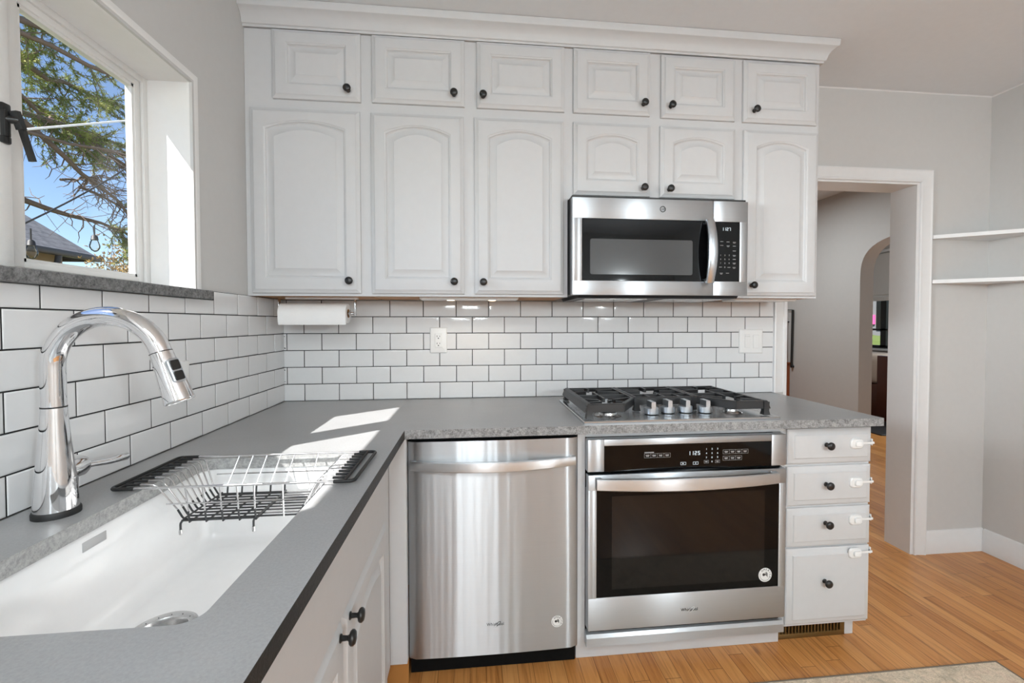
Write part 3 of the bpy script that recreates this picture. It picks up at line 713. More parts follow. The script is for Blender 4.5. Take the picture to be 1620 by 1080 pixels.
# oven cabinet: frame around the wall oven
oc = thing('oven_cabinet', 'white oven cabinet frame around the stainless wall oven', 'cabinet', (1.65, -0.3, FZ))
mb = MB(); mb.box((1.2435, YB, 0.105), (1.272, YB + 0.02, CT0 - 0.0005), 0.0008, 1); mb.box((1.2722, YB, 0.8605), (2.0455, YB + 0.02, CT0 - 0.0005), 0.0008, 1)
mb.box((2.030, YB + 0.0003, 0.105), (2.0455, YB + 0.02, 0.8605), 0.0008, 1); mb.box((1.2435, YB + 0.002, 0.090), (2.0455, YB + 0.02, 0.1075), 0.0008, 1); mb.build('face_frame', 'cabinet_paint', oc)
boxpart('base_board', (1.2465, -0.548, FZ + 0.0005), (2.058, -0.530, 0.0895), 'cabinet_paint', oc, 0.001)
mb = MB(); mb.box((1.2455, YB + 0.021, 0.108), (1.258, -0.03, 0.88)); mb.box((2.034, YB + 0.021, 0.108), (2.0445, -0.03, 0.88)); mb.box((1.2585, YB + 0.03, 0.108), (2.0335, -0.03, 0.118)); mb.build('side_panels', 'cabinet_paint', oc)
# drawer stack
dc = thing('drawer_cabinet', 'white four-drawer base cabinet at the right end of the counter', 'cabinet', (2.215, -0.3, FZ))
mb = MB(); mb.box((2.0462, YB, 0.105), (2.400, -0.02, CT0 - 0.0005), 0.0012, 1); mb.build('body', 'cabinet_paint', dc)
boxpart('toe_block', (2.351, -0.536, FZ + 0.0005), (2.388, -0.30, 0.1045), 'cabinet_paint', dc)
for (z0, z1, zk, zl) in ((0.737, 0.871, 0.810, 0.812), (0.577, 0.727, 0.659, 0.662), (0.418, 0.567, 0.510, 0.518), (0.117, 0.411, 0.286, 0.389)):
    mb = MB(); panel_front(mb, 2.051, 2.398, z0, z1, YB, 0.020, 0, 0, 0, 0, False)
    # shallow raised field, as on the drawers of the picture
    d = mb.build('drawer', 'cabinet_paint', dc, 28)
    knob(d, (2.203, YB - 0.020, zk))
    lm = MB(); P = rrect(2.300, zl - 0.019, 2.352, zl + 0.019, 0.013, 5)
    lm.loops([[Vector((x, YB - 0.0198, z)) for x, z in P], [Vector((x, YB - 0.0245, z)) for x, z in P], [Vector((2.325 + (x - 2.325) * 0.86, YB - 0.028, zl + (z - zl) * 0.86)) for x, z in P]])
    P = rrect(2.316, zl - 0.010, 2.344, zl + 0.010, 0.006, 4); lm.loops([[Vector((x, YB - 0.0275, z)) for x, z in P], [Vector((x, YB - 0.034, z)) for x, z in P], [Vector((2.33 + (x - 2.33) * 0.85, YB - 0.0355, zl + (z - zl) * 0.85)) for x, z in P]])
    lm.box((2.345, YB - 0.0212, zl - 0.004), (2.4015, YB - 0.0200, zl + 0.004)); lm.box((2.4002, YB - 0.0210, zl - 0.004), (2.4015, YB + 0.02, zl + 0.004)); lm.box((2.4002, YB - 0.012, zl - 0.013), (2.4045, YB + 0.025, zl + 0.013), 0.002)
    lm.build('safety_latch', 'white_plastic', d, 40)
# heating register in the toe space
vt = thing('floor_register', 'small brass-coloured vent grille in the toe kick below the drawers', 'vent', (2.205, -0.53, FZ))
mb = MB(); mb.box((2.0595, -0.538, FZ + 0.0005), (2.350, -0.528, 0.040), 0.001); mb.box((2.0595, -0.538, 0.083), (2.350, -0.528, 0.103), 0.001); mb.box((2.0595, -0.5375, 0.039), (2.074, -0.528, 0.084)); mb.box((2.3355, -0.5375, 0.039), (2.350, -0.528, 0.084))
mb.build('frame', 'brass_vent', vt)
for k in range(19):
    x = 2.0805 + k * 0.0139; boxpart('louver', (x, -0.5372, 0.0395), (x + 0.0055, -0.5285, 0.0835), 'brass_vent', vt, 0)
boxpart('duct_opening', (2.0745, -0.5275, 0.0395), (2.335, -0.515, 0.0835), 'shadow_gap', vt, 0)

# ------------------------------------------------------------------ lettering helpers
def seg_digits(mb, text, x, z, y, h, w, gap, t):
    S = {'0': 'abcdef', '1': 'bc', '2': 'abged', '3': 'abgcd', '4': 'fgbc', '5': 'afgcd', '6': 'afgedc', '7': 'abc', '8': 'abcdefg', '9': 'abcdfg'}
    for ch in text:
        if ch == ':':
            for q in (0.3, 0.7): mb.box((x, y, z + h * q - t / 2), (x + t, y + 0.0005, z + h * q + t / 2))
            x += gap * 0.6; continue
        bx = {'a': (0, h - t, w, h), 'g': (0, h / 2 - t / 2, w, h / 2 + t / 2), 'd': (0, 0, w, t), 'f': (0, h / 2, t, h), 'b': (w - t, h / 2, w, h), 'e': (0, 0, t, h / 2), 'c': (w - t, 0, w, h / 2)}
        for k in S[ch]:
            a, b, c, d = bx[k]; mb.box((x + a, y, z + b), (x + c, y + 0.0005, z + d))
        x += gap
def clock(parent, text, x, z, y, h, w, gap, t):
    for k, ch in enumerate(text):
        mb = MB(); seg_digits(mb, ch, x + gap * k, z, y, h, w, gap, t); mb.build('clock_digit', 'display_lit', parent, 0)
def glyph(parent, ch, size, c, mat):
    mb = MB(); add_mesh(mb, text_mesh(ch, size, Vector(c), 'd', mat, None, 0.0002)); return mb.build('key_number', mat, parent, 0)
def frame_rect(mb, x0, x1, z0, z1, y, t):
    mb.box((x0, y, z0), (x1, y + 0.0005, z0 + t)); mb.box((x0, y, z1 - t), (x1, y + 0.0005, z1)); mb.box((x0, y, z0), (x0 + t, y + 0.0005, z1)); mb.box((x1 - t, y, z0), (x1, y + 0.0005, z1))
def round_sticker(parent, x, z, y, r):
    mb = MB().lathe((x, y, z), (0, -1, 0), [(r, 0), (r, 0.0006), (r * 0.97, 0.0008), (0.0001, 0.0008)], 40)
    mb.mi = 1; yy = y - 0.0011
    word = 'AMERICA'
    for k, ch in enumerate(word):
        a = R(128 - k * 25.5); me = text_mesh(ch, r * 0.40, Vector((x + r * 0.76 * math.cos(a), yy, z + r * 0.76 * math.sin(a))), 'letter', 'ink', None, 0.0002, rot=a - R(90)); add_mesh(mb, me)
    def stroke(c, r0, a0, a1, w):
        P = []
        for k in range(9):
            a = R(a0 + (a1 - a0) * k / 8); P.append((c[0] + r0 * math.cos(a), c[1] + r0 * math.sin(a), w * math.sin(math.pi * (k + 0.6) / 9.2)))
        for (px, pz, w0), (qx, qz, w1) in zip(P, P[1:]):
            mb.loops([[Vector((px, yy, pz - w0)), Vector((px, yy, pz + w0)), Vector((px, yy + 0.0003, pz + w0)), Vector((px, yy + 0.0003, pz - w0))], [Vector((qx, yy, qz - w1)), Vector((qx, yy, qz + w1)), Vector((qx, yy + 0.0003, qz + w1)), Vector((qx, yy + 0.0003, qz - w1))]])
    for k in range(3): stroke((x - r * 0.35, z - r * (0.62 - 0.20 * k)), r * (0.78), 82 - 12 * k, 18, r * 0.085)
    mb.lathe((x - r * 0.22, yy + 0.0003, z + r * 0.05), (0, -1, 0), [(r * 0.22, 0), (r * 0.22, 0.0003)], 7)
    for k in range(34):
        a = R(165 + k * 4.7); mb.box((x + r * 0.80 * math.cos(a) - r * 0.02, yy, z + r * 0.80 * math.sin(a) - r * 0.03), (x + r * 0.80 * math.cos(a) + r * 0.02, yy + 0.0003, z + r * 0.80 * math.sin(a) + r * 0.03))
    o = mb.build('sticker', ['sticker_white', 'ink'], parent, 0); o['label'] = 'round white sticker with black print'
def swoosh_logo(parent, x, z, y, w, ink, ring):
    mb = MB(); add_mesh(mb, text_mesh('Whirlpool', w * 0.235, Vector((x, y, z)), 'lettering', ink, None, 0.0004)); mb.mi = 1; P = []
    for k in range(25):
        a = R(-140 + 300 * k / 24); P.append(Vector((x + w * 0.10 + w * 0.24 * math.cos(a) * math.cos(R(40)) - w * 0.07 * math.sin(a) * math.sin(R(40)), y - 0.0008, z - 0.001 + w * 0.24 * math.cos(a) * math.sin(R(40)) + w * 0.07 * math.sin(a) * math.cos(R(40)))))
    mb.tube(P, [w * (0.004 + 0.012 * math.sin(math.pi * k / 24)) for k in range(25)], 6); mb.build('brand_logo', [ink, ring], parent, 0)

# ------------------------------------------------------------------ dishwasher
dw = thing('dishwasher', 'stainless steel dishwasher under the counter between the corner and the oven', 'dishwasher', (0.943, -0.3, FZ))
X0, X1, Z0, Z1, YD0 = 0.6455, 1.2405, 0.109, 0.866, -0.615
mb = MB()                                                             # door skin, very slightly bowed in plan
P = []
for k in range(25):
    t = k / 24; P.append((X0 + (X1 - X0) * t, YD0 + 0.006 * (2 * t - 1) ** 2 + 0.010 * max(0, abs(2 * t - 1) - 0.965) / 0.035))
mb.loops([[Vector((x, y, z)) for x, y in P] + [Vector((X1, YD0 + 0.03, z)), Vector((X0, YD0 + 0.03, z))] for z in (Z0, Z0 + 0.004, Z1 - 0.004, Z1)])
door = mb.build('door', 'steel_sheet', dw, 25)
def bow_handle(name, x0, x1, zc, h, y0, bow, sag, mat, parent, th=0.010):
    mb = MB(); L = []
    for k in range(33):
        t = k / 32; u = 2 * t - 1; x = x0 + (x1 - x0) * t; b = bow * (1 - u * u); hh = h * (0.86 + 0.14 * (1 - abs(u)))
        zc2 = zc - sag * (1 - u * u); y = y0 - b
        L.append([Vector((x, y + th * 0.8, zc2 - hh / 2)), Vector((x, y + th * 0.15, zc2 - hh / 2 - 0.000)), Vector((x, y - th * 0.10, zc2 - hh / 2 + 0.003)), Vector((x, y - th * 0.2, zc2)), Vector((x, y - th * 0.10, zc2 + hh / 2 - 0.003)), Vector((x, y + th * 0.15, zc2 + hh / 2)), Vector((x, y + th * 0.8, zc2 + hh / 2))])
    mb.loops(L)
    mb.box((x0, y0 + th * 0.5, zc - h * 0.43), (x0 + 0.02, y0 + 0.024, zc + h * 0.43), 0.001); mb.box((x1 - 0.02, y0 + th * 0.5, zc - h * 0.43), (x1, y0 + 0.024, zc + h * 0.43), 0.001)
    return mb.build(name, mat, parent, 35)
bow_handle('handle', 0.655, 1.229, 0.786, 0.036, YD0 - 0.006, 0.032, 0.004, 'steel_handle', door)
swoosh_logo(door, 0.944, 0.217, YD0 - 0.001, 0.062, 'ink', 'ink'); round_sticker(door, 1.164, 0.209, YD0 + 0.0028, 0.0205)
boxpart('toe_panel', (0.6455, -0.56, FZ + 0.006), (1.2405, -0.545, 0.1065), 'shadow_gap', dw, 0)
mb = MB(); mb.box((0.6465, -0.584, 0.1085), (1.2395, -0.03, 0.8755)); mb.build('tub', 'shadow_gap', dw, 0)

# ------------------------------------------------------------------ wall oven
ov = thing('wall_oven', 'stainless built-in oven with black glass door below the cooktop', 'oven', (1.65, -0.3, 0.12))
YO = -0.625; OX0, OX1 = 1.272, 2.0285
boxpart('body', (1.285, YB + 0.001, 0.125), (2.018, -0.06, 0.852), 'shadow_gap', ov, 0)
cp_ = MB(); cp_.box((OX0, YO + 0.004, 0.743), (1.333, YB - 0.0005, 0.859), 0.003); cp_.box((1.969, YO + 0.004, 0.743), (OX1, YB - 0.0005, 0.859), 0.003); cp_.box((1.330, YO + 0.004, 0.835), (1.972, YB - 0.0005, 0.859), 0.003)
pan = cp_.build('control_panel', 'steel', ov)
boxpart('panel_edge', (1.278, YO + 0.028, 0.728), (2.022, YB - 0.0007, 0.7435), 'shadow_gap', ov, 0)
gl = boxpart('control_glass', (1.3325, YO + 0.005, 0.7435), (1.9695, YB - 0.0006, 0.8355), 'black_glass', ov, 0.001)
mb = MB(); yt = YO + 0.0042
clock(gl, '1125', 1.645, 0.793, yt, 0.014, 0.0078, 0.0125, 0.0017)
frame_rect(mb, 1.617, 1.637, 0.758, 0.768, yt, 0.0008)
mb.loops([[Vector((1.624, yt, 0.7605)), Vector((1.624, yt, 0.7655)), Vector((1.630, yt, 0.763))], [Vector((1.624, yt + .0004, 0.7605)), Vector((1.624, yt + .0004, 0.7655)), Vector((1.630, yt + .0004, 0.763))]])
mb.build('start_key', 'display_lit', gl, 0); mb = MB(); frame_rect(mb, 1.664, 1.684, 0.758, 0.768, yt, 0.0008)
add_mesh(mb, text_mesh('x', 0.010, Vector((1.674, yt, 0.7635)), 'x', 'display_lit', None, 0.0002)); mb.build('cancel_key', 'display_lit', gl, 0)
for i, ch in enumerate('123456789'):
    glyph(gl, ch, 0.0085, (1.715 + 0.0215 * (i % 3), yt, 0.8130 - 0.0155 * (i // 3)), 'display_lit')
glyph(gl, '0', 0.0085, (1.7365, yt, 0.7665), 'display_lit')
def keys(x0, z0, w, h, n):
    mb = MB()
    frame_rect(mb, x0, x0 + w * n, z0, z0 + h, yt, 0.0006)
    for k in range(n):
        if k: mb.box((x0 + w * k - 0.0003, yt, z0), (x0 + w * k + 0.0003, yt + 0.0004, z0 + h))
        mb.box((x0 + w * (k + 0.22), yt, z0 + h * 0.52), (x0 + w * (k + 0.78), yt + 0.0004, z0 + h * 0.66)); mb.box((x0 + w * (k + 0.28), yt, z0 + h * 0.30), (x0 + w * (k + 0.72), yt + 0.0004, z0 + h * 0.42))
    mb.build('key_row' if n > 1 else 'key', 'print_grey', gl, 0)
keys(1.480, 0.788, 0.0245, 0.0155, 4); boxpart('key_heading', (1.481, yt, 0.8062), (1.516, yt + 0.0004, 0.8090), 'print_grey', gl, 0); keys(1.779, 0.793, 0.0245, 0.0155, 4); keys(1.779, 0.7695, 0.0245, 0.0155, 3)
keys(1.706, 0.7615, 0.0175, 0.0105, 1); keys(1.749, 0.7615, 0.0175, 0.0105, 1)
# door
dm = MB(); DZ0, DZ1 = 0.171, 0.7335
dm.box((OX0 + 0.001, YO, DZ0), (OX1 - 0.002, YB - 0.0005, 0.291), 0.003); dm.box((OX0 + 0.001, YO, 0.676), (OX1 - 0.002, YB - 0.006, DZ1), 0.003)
dm.box((OX0 + 0.001, YO + 0.0003, 0.285), (1.3045, YB - 0.0006, 0.68), 0.002); dm.box((1.9985, YO + 0.0003, 0.285), (OX1 - 0.002, YB - 0.0006, 0.68), 0.002)
od = dm.build('door', 'steel', ov)
gw = boxpart('window', (1.304, YO + 0.0012, 0.2905), (1.999, YB - 0.001, 0.6765), 'black_glass', od, 0.001)
boxpart('inner_window', (1.360, YO + 0.0010, 0.318), (1.943, YO + 0.0022, 0.655), 'oven_inner_glass', od, 0)
bow_handle('handle', 1.297, 1.978, 0.708, 0.046, YO - 0.030, 0.030, 0.000, 'steel_handle', od, 0.012)
round_sticker(od, 1.947, 0.336, YO + 0.0009, 0.0262); swoosh_logo(od, 1.652, 0.2265, YO - 0.0006, 0.066, 'ink', 'sticker_white')
mb = MB(); mb.loops([[Vector((x, y, z)) for y, z in ((YO + 0.006, 0.110), (YO + 0.006, 0.140), (YO + 0.012, 0.152), (YO + 0.030, 0.156), (YB - 0.0005, 0.156), (YB - 0.0005, 0.110))] for x in (OX0 - 0.002, OX1)])
mb.build('vent_trim', 'steel', ov, 25)
boxpart('vent_gap', (1.285, YO + 0.02, 0.1562), (2.015, YB - 0.0006, 0.1705), 'shadow_gap', ov, 0)

# ------------------------------------------------------------------ microwave over the cooktop
mw = thing('microwave', 'stainless over-the-range microwave hung under the short cabinet', 'microwave', (1.635, -0.2, 1.383))
MY = -0.400; MX0, MX1 = 1.2635, 2.0065; MZ0, MZ1 = 1.386, 1.7745
mb = MB(); mb.box((MX0 + 0.003, -0.368, MZ0 + 0.002), (MX1 - 0.003, -0.0015, 1.7855 - 0.0002)); mb.build('body', 'cast_iron', mw, 0)
boxpart('top_vent', (MX0 + 0.002, -0.385, 1.7755), (MX1 - 0.002, -0.3685, 1.7850), 'cast_iron', mw, 0)
XS = 1.8545
dm = MB()
def ring_plate(mb, ox0, ox1, oz0, oz1, ix0, ix1, iz0, iz1, y0, y1, rad_i):
    """plate with an opening: outer rect, inner rounded rect"""
    n = 6; I = rrect(ix0, iz0, ix1, iz1, rad_i, n); O = []
    m = n + 1
    cs = [(ox1, oz1), (ox0, oz1), (ox0, oz0), (ox1, oz0)]
    for q in range(4): O += [cs[q]] * m
    e = 0.0025
    mb.loops([[Vector((x, y0, z)) for x, z in I], [Vector((x, y1 + 0.001, z)) for x, z in I], [Vector((x + (0.0012 if x > (ix0 + ix1) / 2 else -0.0012), y1, z + (0.0012 if z > (iz0 + iz1) / 2 else -0.0012))) for x, z in I], [Vector((min(max(x, ox0 + e), ox1 - e), y1, min(max(z, oz0 + e), oz1 - e))) for x, z in O], [Vector((x, y1 + e, z)) for x, z in O], [Vector((x, y0, z)) for x, z in O]], False, False)
    bmesh.ops.remove_doubles(mb.bm, verts=mb.bm.verts, dist=1e-6)
# door steel (left of the split) and control side
WZ0, WZ1 = 1.4435, 1.692
dm.box((MX0, MY, WZ1), (XS - 0.0006, -0.369, MZ1), 0.002); dm.box((MX0, MY, MZ0), (XS - 0.0006, -0.369, WZ0), 0.002); dm.box((MX0, MY + 0.0002, WZ0 - 0.003), (1.304, -0.3692, WZ1 + 0.003), 0.002)
md = dm.build('door', 'steel', mw)
dwn = boxpart('door_glass', (1.3038, MY + 0.0015, WZ0 - 0.0002), (XS - 0.0006, -0.3695, WZ1 + 0.0002), 'black_glass', md, 0.001)
P = rrect(1.337, 1.469, 1.767, 1.611, 0.008, 5); mb = MB(); mb.loops([[Vector((x, MY + 0.0013, z)) for x, z in P], [Vector((x, MY + 0.0025, z)) for x, z in P]]); mb.build('viewing_window', 'microwave_window', md, 0)
# upright bowed handle
mb = MB(); L = []
for k in range(25):
    t = k / 24; u = 2 * t - 1; z = 1.436 + 0.258 * t; b = 0.026 * (1 - u * u); w = 0.0165 + 0.003 * (1 - u * u); y = MY - 0.018 - b
    L.append([Vector((1.8325 + w * math.cos(a), y - 0.008 * math.sin(a), z)) for a in [math.pi * j / 8 for j in range(9)]] + [Vector((1.8325 - w, y + 0.006, z)), Vector((1.8325 + w, y + 0.006, z))])
mb.loops(L); mb.box((1.818, MY - 0.016, 1.440), (1.847, MY + 0.001, 1.456), 0.003); mb.box((1.818, MY - 0.016, 1.676), (1.847, MY + 0.001, 1.692), 0.003)
mb.build('handle', 'nickel', md, 50)
lg = MB()
P = arc_pts((1.638, MY - 0.0006, 1.735), 0.0115, 0, 360, 32); lg.tube(P, 0.0010, 6)
P = arc_pts((1.638, MY - 0.0006, 1.735), 0.0098, 0, 360, 32); lg.tube(P, 0.0005, 6)
add_mesh(lg, text_mesh('GE', 0.0125, Vector((1.638, MY - 0.0008, 1.735)), 'ge', 'print_grey', None, 0.0003, shear=0.3)); lg.build('brand_emblem', 'dark_vinyl', md, 0)
cpn = MB(); cpn.box((XS + 0.0006, MY, WZ1 - 0.002), (MX1, -0.369, MZ1), 0.002); cpn.box((XS + 0.0006, MY, MZ0), (MX1, -0.369, WZ0 + 0.001), 0.002); cpn.box((1.9705, MY + 0.0002, WZ0 - 0.003), (MX1, -0.3692, WZ1), 0.002)
cpo = cpn.build('control_panel', 'steel', mw)
cg = boxpart('control_glass', (XS + 0.0006, MY + 0.0015, WZ0), (1.9707, -0.3695, WZ1 - 0.0015), 'black_glass', mw, 0.001)
yt = MY + 0.0008; clock(cg, '1127', 1.893, 1.654, yt, 0.0125, 0.0070, 0.0105, 0.0016)
for i, ch in enumerate('123456789'): glyph(cg, ch, 0.0085, (1.8885 + 0.0185 * (i % 3), yt, 1.5525 - 0.0165 * (i // 3)), 'print_grey')
glyph(cg, '0', 0.0085, (1.907, yt, 1.503), 'print_grey')
for (x, z) in ((1.893, 1.608), (1.920, 1.607), (1.948, 1.606), (1.893, 1.592), (1.921, 1.591), (1.948, 1.590), (1.948, 1.570), (1.948, 1.552), (1.948, 1.5355), (1.948, 1.520), (1.888, 1.503), (1.925, 1.502), (1.948, 1.502), (1.892, 1.478), (1.919, 1.478)):
    mb = MB(); mb.box((x - 0.0065, yt, z), (x + 0.0065, yt + 0.0004, z + 0.0016))
    if rnd.random() > 0.4: mb.box((x - 0.0045, yt, z - 0.0035), (x + 0.0045, yt + 0.0004, z - 0.0021))
    mb.build('key', 'print_grey', cg, 0)
mb = MB(); mb.loops([[Vector((x, y, z)) for y, z in ((-0.385, MZ0 + 0.0015), (-0.372, 1.3752), (-0.06, 1.3722), (-0.03, MZ0 + 0.0015))] for x in (MX0 + 0.03, MX1 - 0.03)]); un_ = mb.build('vent_underside', 'cast_iron', mw, 0)
for xa, xb in ((1.33, 1.60), (1.67, 1.94)):
    mb = MB(); mb.loops([[Vector((x, -0.340, 1.3738)), Vector((x, -0.12, 1.3724)), Vector((x, -0.12, 1.3712)), Vector((x, -0.340, 1.3726))] for x in (xa, xb)]); mb.build('grease_filter', 'drain_steel', un_, 0)

# ------------------------------------------------------------------ gas cooktop
ck = thing('gas_cooktop', 'stainless gas cooktop with black iron grates set on the counter', 'cooktop', (1.63, -0.38, HC))
GX0, GX1, GY0, GY1 = 1.259, 2.006, -0.618, -0.146
mb = MB()
def tr(i, z): return [Vector((x, y, z)) for x, y in rrect(GX0 + i, GY0 + i, GX1 - i, GY1 - i, 0.004, 3)]
mb.loops([tr(0, HC + 0.0003), tr(0, HC + 0.0085), tr(0.002, HC + 0.0105), tr(0.012, HC + 0.0105), tr(0.018, HC + 0.0075), tr(0.03, HC + 0.007)])
mb.build('tray', 'cooktop_steel', ck, 30)
ztr = HC + 0.007
for (x, y, r) in ((1.378, -0.505, 0.036), (1.378, -0.255, 0.030), (1.632, -0.285, 0.040), (1.885, -0.255, 0.034), (1.885, -0.490, 0.028)):
    b = MB().lathe((x, y, ztr), (0, 0, 1), [(r * 1.5, 0), (r * 1.45, 0.002), (r * 1.15, 0.004), (r, 0.006), (r * 0.96, 0.014), (r * 0.6, 0.0145)], 32).build('burner', 'drain_steel', ck, 40)
    MB().lathe((x, y, ztr + 0.0146), (0, 0, 1), [(r * 0.92, 0), (r * 0.93, 0.004), (r * 0.85, 0.006), (0.0001, 0.0065)], 32).build('burner_cap', 'cast_iron', b, 40)
for (x, y) in ((1.543, -0.525), (1.617, -0.505), (1.688, -0.505), (1.762, -0.518)):
    kb = MB(); kb.lathe((x, y, ztr), (0, 0, 1), [(0.028, 0), (0.028, 0.002), (0.023, 0.003), (0.0225, 0.007), (0.0275, 0.009), (0.028, 0.013), (0.0268, 0.030), (0.023, 0.032), (0.0001, 0.0325)], 32)
    k = kb.build('knob', 'nickel', ck, 35)
    mb = MB(); 
    for z0_, z1_, w0, w1 in ((0.030, 0.055, 0.0085, 0.0075),):
        mb.loops([[Vector((x + sx * w, y + yy, ztr + zz)) for sx, yy in ((-1, -0.026), (1, -0.026), (1, 0.024), (-1, 0.024))] for w, zz in ((w0, z0_), (w0, z0_ + 0.018), (w1, z1_))])
    mb.build('knob_grip', 'nickel', k, 30)
    MB().lathe((x, y, ztr + 0.0028), (0, 0, 1), [(0.0235, 0), (0.0235, 0.005)], 32, False, False).build('knob_skirt', 'black_rubber', k, 40)
ZG = 0.9790                                    # top of the grates
def grate(outline, bars, slope_x=None):
    """outline: closed list of (x, y) of the top ring; bars: list of ((x,y),(x,y))"""
    g = MB(); n = len(outline)
    cxm = sum(p[0] for p in outline) / n; cym = sum(p[1] for p in outline) / n
    for k in range(n):
        a, b = Vector((*outline[k], 0)), Vector((*outline[(k + 1) % n], 0)); t = (b - a).normalized(); nn = Vector((t.y, -t.x, 0))
        if nn.dot(Vector((cxm, cym, 0)) - a) > 0: nn = -nn
        side = abs(nn.x) > 0.9 and slope_x is not None and abs(a.x - slope_x) < 0.002
        fl = 0.016 if side else 0.003; dep = 0.030 if (nn.y < -0.3 or side) else 0.018
        e = t * 0.003
        pr = [(-0.011, 0), (0, 0), (fl * 0.3 + 0.001, -0.003), (fl, -dep), (fl - 0.007, -dep), (-0.010, -0.010)]
        g.loops([[a - e + nn * o_ + Vector((0, 0, ZG + h)) for o_, h in pr], [b + e + nn * o_ + Vector((0, 0, ZG + h)) for o_, h in pr]])
    for a, b in bars: g.bar((*a, ZG - 0.008), (*b, ZG - 0.008), 0.0095, 0.016)
    return g
def feet(g, pts):
    for (x, y) in pts: g.loops([[Vector((x + sx * w, y + sy * w, z)) for sx, sy in ((-1, -1), (1, -1), (1, 1), (-1, 1))] for w, z in ((0.011, ZG - 0.004), (0.010, ztr + 0.02), (0.013, ztr + 0.0045))])
yb_, yfm, yff = -0.172, -0.452, -0.580
def fing(x, y, r0, r1, angs): return [((x + r0 * math.cos(R(a)), y + r0 * math.sin(R(a))), (x + r1 * math.cos(R(a)), y + r1 * math.sin(R(a)))) for a in angs]
g = grate([(1.286, yb_), (1.500, yb_), (1.500, yfm), (1.418, yff), (1.286, yff)], [((1.286, -0.378), (1.500, -0.378)), ((1.378, yb_), (1.378, -0.215)), ((1.378, -0.295), (1.378, -0.460)), ((1.378, -0.545), (1.378, yff)), ((1.286, -0.215), (1.352, -0.240)), ((1.286, -0.300), (1.352, -0.270)), ((1.500, -0.215), (1.405, -0.240)), ((1.500, -0.300), (1.405, -0.270)), ((1.286, -0.455), (1.350, -0.490)), ((1.286, -0.545), (1.350, -0.520)), ((1.500, -0.440), (1.405, -0.485)), ((1.440, -0.545), (1.405, -0.525))], 1.286)
feet(g, ((1.288, yb_ - 0.002), (1.288, yff + 0.004), (1.492, yb_ - 0.004))); g.build('grate', 'cast_iron', ck, 25)
g = grate([(1.506, yb_), (1.757, yb_), (1.757, yfm), (1.506, yfm)], [((1.506, -0.378), (1.757, -0.378)), ((1.632, yb_), (1.632, -0.235)), ((1.632, -0.335), (1.632, yfm)), ((1.506, -0.285), (1.588, -0.285)), ((1.757, -0.285), (1.676, -0.285)), ((1.506, -0.22), (1.595, -0.25)), ((1.757, -0.22), (1.668, -0.25)), ((1.570, -0.378), (1.570, yfm)), ((1.694, -0.378), (1.694, yfm))])
feet(g, ((1.514, yb_ - 0.004), (1.749, yb_ - 0.004), (1.514, yfm + 0.006), (1.749, yfm + 0.006))); g.build('grate', 'cast_iron', ck, 25)
g = grate([(1.763, yb_), (1.974, yb_), (1.974, yff), (1.852, yff), (1.763, yfm)], [((1.763, -0.378), (1.974, -0.378)), ((1.885, yb_), (1.885, -0.215)), ((1.885, -0.295), (1.885, -0.445)), ((1.885, -0.535), (1.885, yff)), ((1.974, -0.215), (1.915, -0.240)), ((1.974, -0.300), (1.915, -0.270)), ((1.763, -0.215), (1.858, -0.240)), ((1.763, -0.300), (1.858, -0.270)), ((1.974, -0.445), (1.912, -0.475)), ((1.974, -0.545), (1.912, -0.510)), ((1.790, -0.440), (1.858, -0.475))], 1.974)
feet(g, ((1.972, yb_ - 0.002), (1.972, yff + 0.004), (1.771, yb_ - 0.004))); g.build('grate', 'cast_iron', ck, 25)

# ------------------------------------------------------------------ things on the backsplash and under the cabinets
def wall_plate(label, cat_name, x0, x1, z0, z1, kind):
    root = thing(cat_name, label, 'outlet' if kind == 'outlet' else 'switch', ((x0 + x1) / 2, 0, z0), 'wall outlets' if kind == 'outlet' else None)
    mb = MB(); P = rrect(x0, z0, x1, z1, 0.004, 4); cx, cz = (x0 + x1) / 2, (z0 + z1) / 2
    def lp(s_, y): return [Vector((cx + (x - cx) * s_, y, cz + (z - cz) * (1 - (1 - s_) * (x1 - x0) / (z1 - z0)))) for x, z in P]
    mb.loops([lp(1, -0.0006), lp(1, -0.004), lp(0.96, -0.0065), lp(0.90, -0.0072)]); mb.build('cover_plate', 'white_plastic', root, 40)
    return root
def receptacle(root, cx, cz, xpl=None):
    rc = boxpart('receptacle', (cx - 0.0165, -0.0095, cz - 0.033), (cx + 0.0165, -0.0070, cz + 0.033), 'white_plastic', root, 0.001)
    mb = MB()
    for s_ in (-1, 1):
        zc = cz + s_ * 0.017
        mb.box((cx - 0.0075, -0.0099, zc - 0.002), (cx - 0.0052, -0.0094, zc + 0.006)); mb.box((cx + 0.0050, -0.0099, zc - 0.001), (cx + 0.0072, -0.0094, zc + 0.005)); mb.lathe((cx, -0.0094, zc - 0.0075), (0, -1, 0), [(0.0028, 0), (0.0028, 0.0005)], 10)
    mb.build('slots', 'ink', rc, 0)
w1 = wall_plate('white outlet plate on the tiled back wall, midway below the wall cabinets', 'wall_outlet', 0.667, 0.746, 1.132, 1.252, 'outlet'); receptacle(w1, 0.7065, 1.192)
w2 = wall_plate('white double switch plate on the tiles near the doorway', 'switch_plate', 2.217, 2.344, 1.117, 1.240, 'switch')
boxpart('dimmer', (2.245, -0.0095, 1.147), (2.273, -0.0070, 1.203), 'white_plastic', w2); boxpart('dimmer_slide', (2.246, -0.0105, 1.2045), (2.272, -0.0070, 1.2145), 'white_plastic', w2); boxpart('rocker', (2.291, -0.0105, 1.143), (2.321, -0.0070, 1.211), 'white_plastic', w2)
w3 = wall_plate('white outlet plate on the left tiles behind the faucet head', 'wall_outlet', -0.039, 0.039, 1.042, 1.162, 'outlet'); receptacle(w3, 0.0, 1.102)
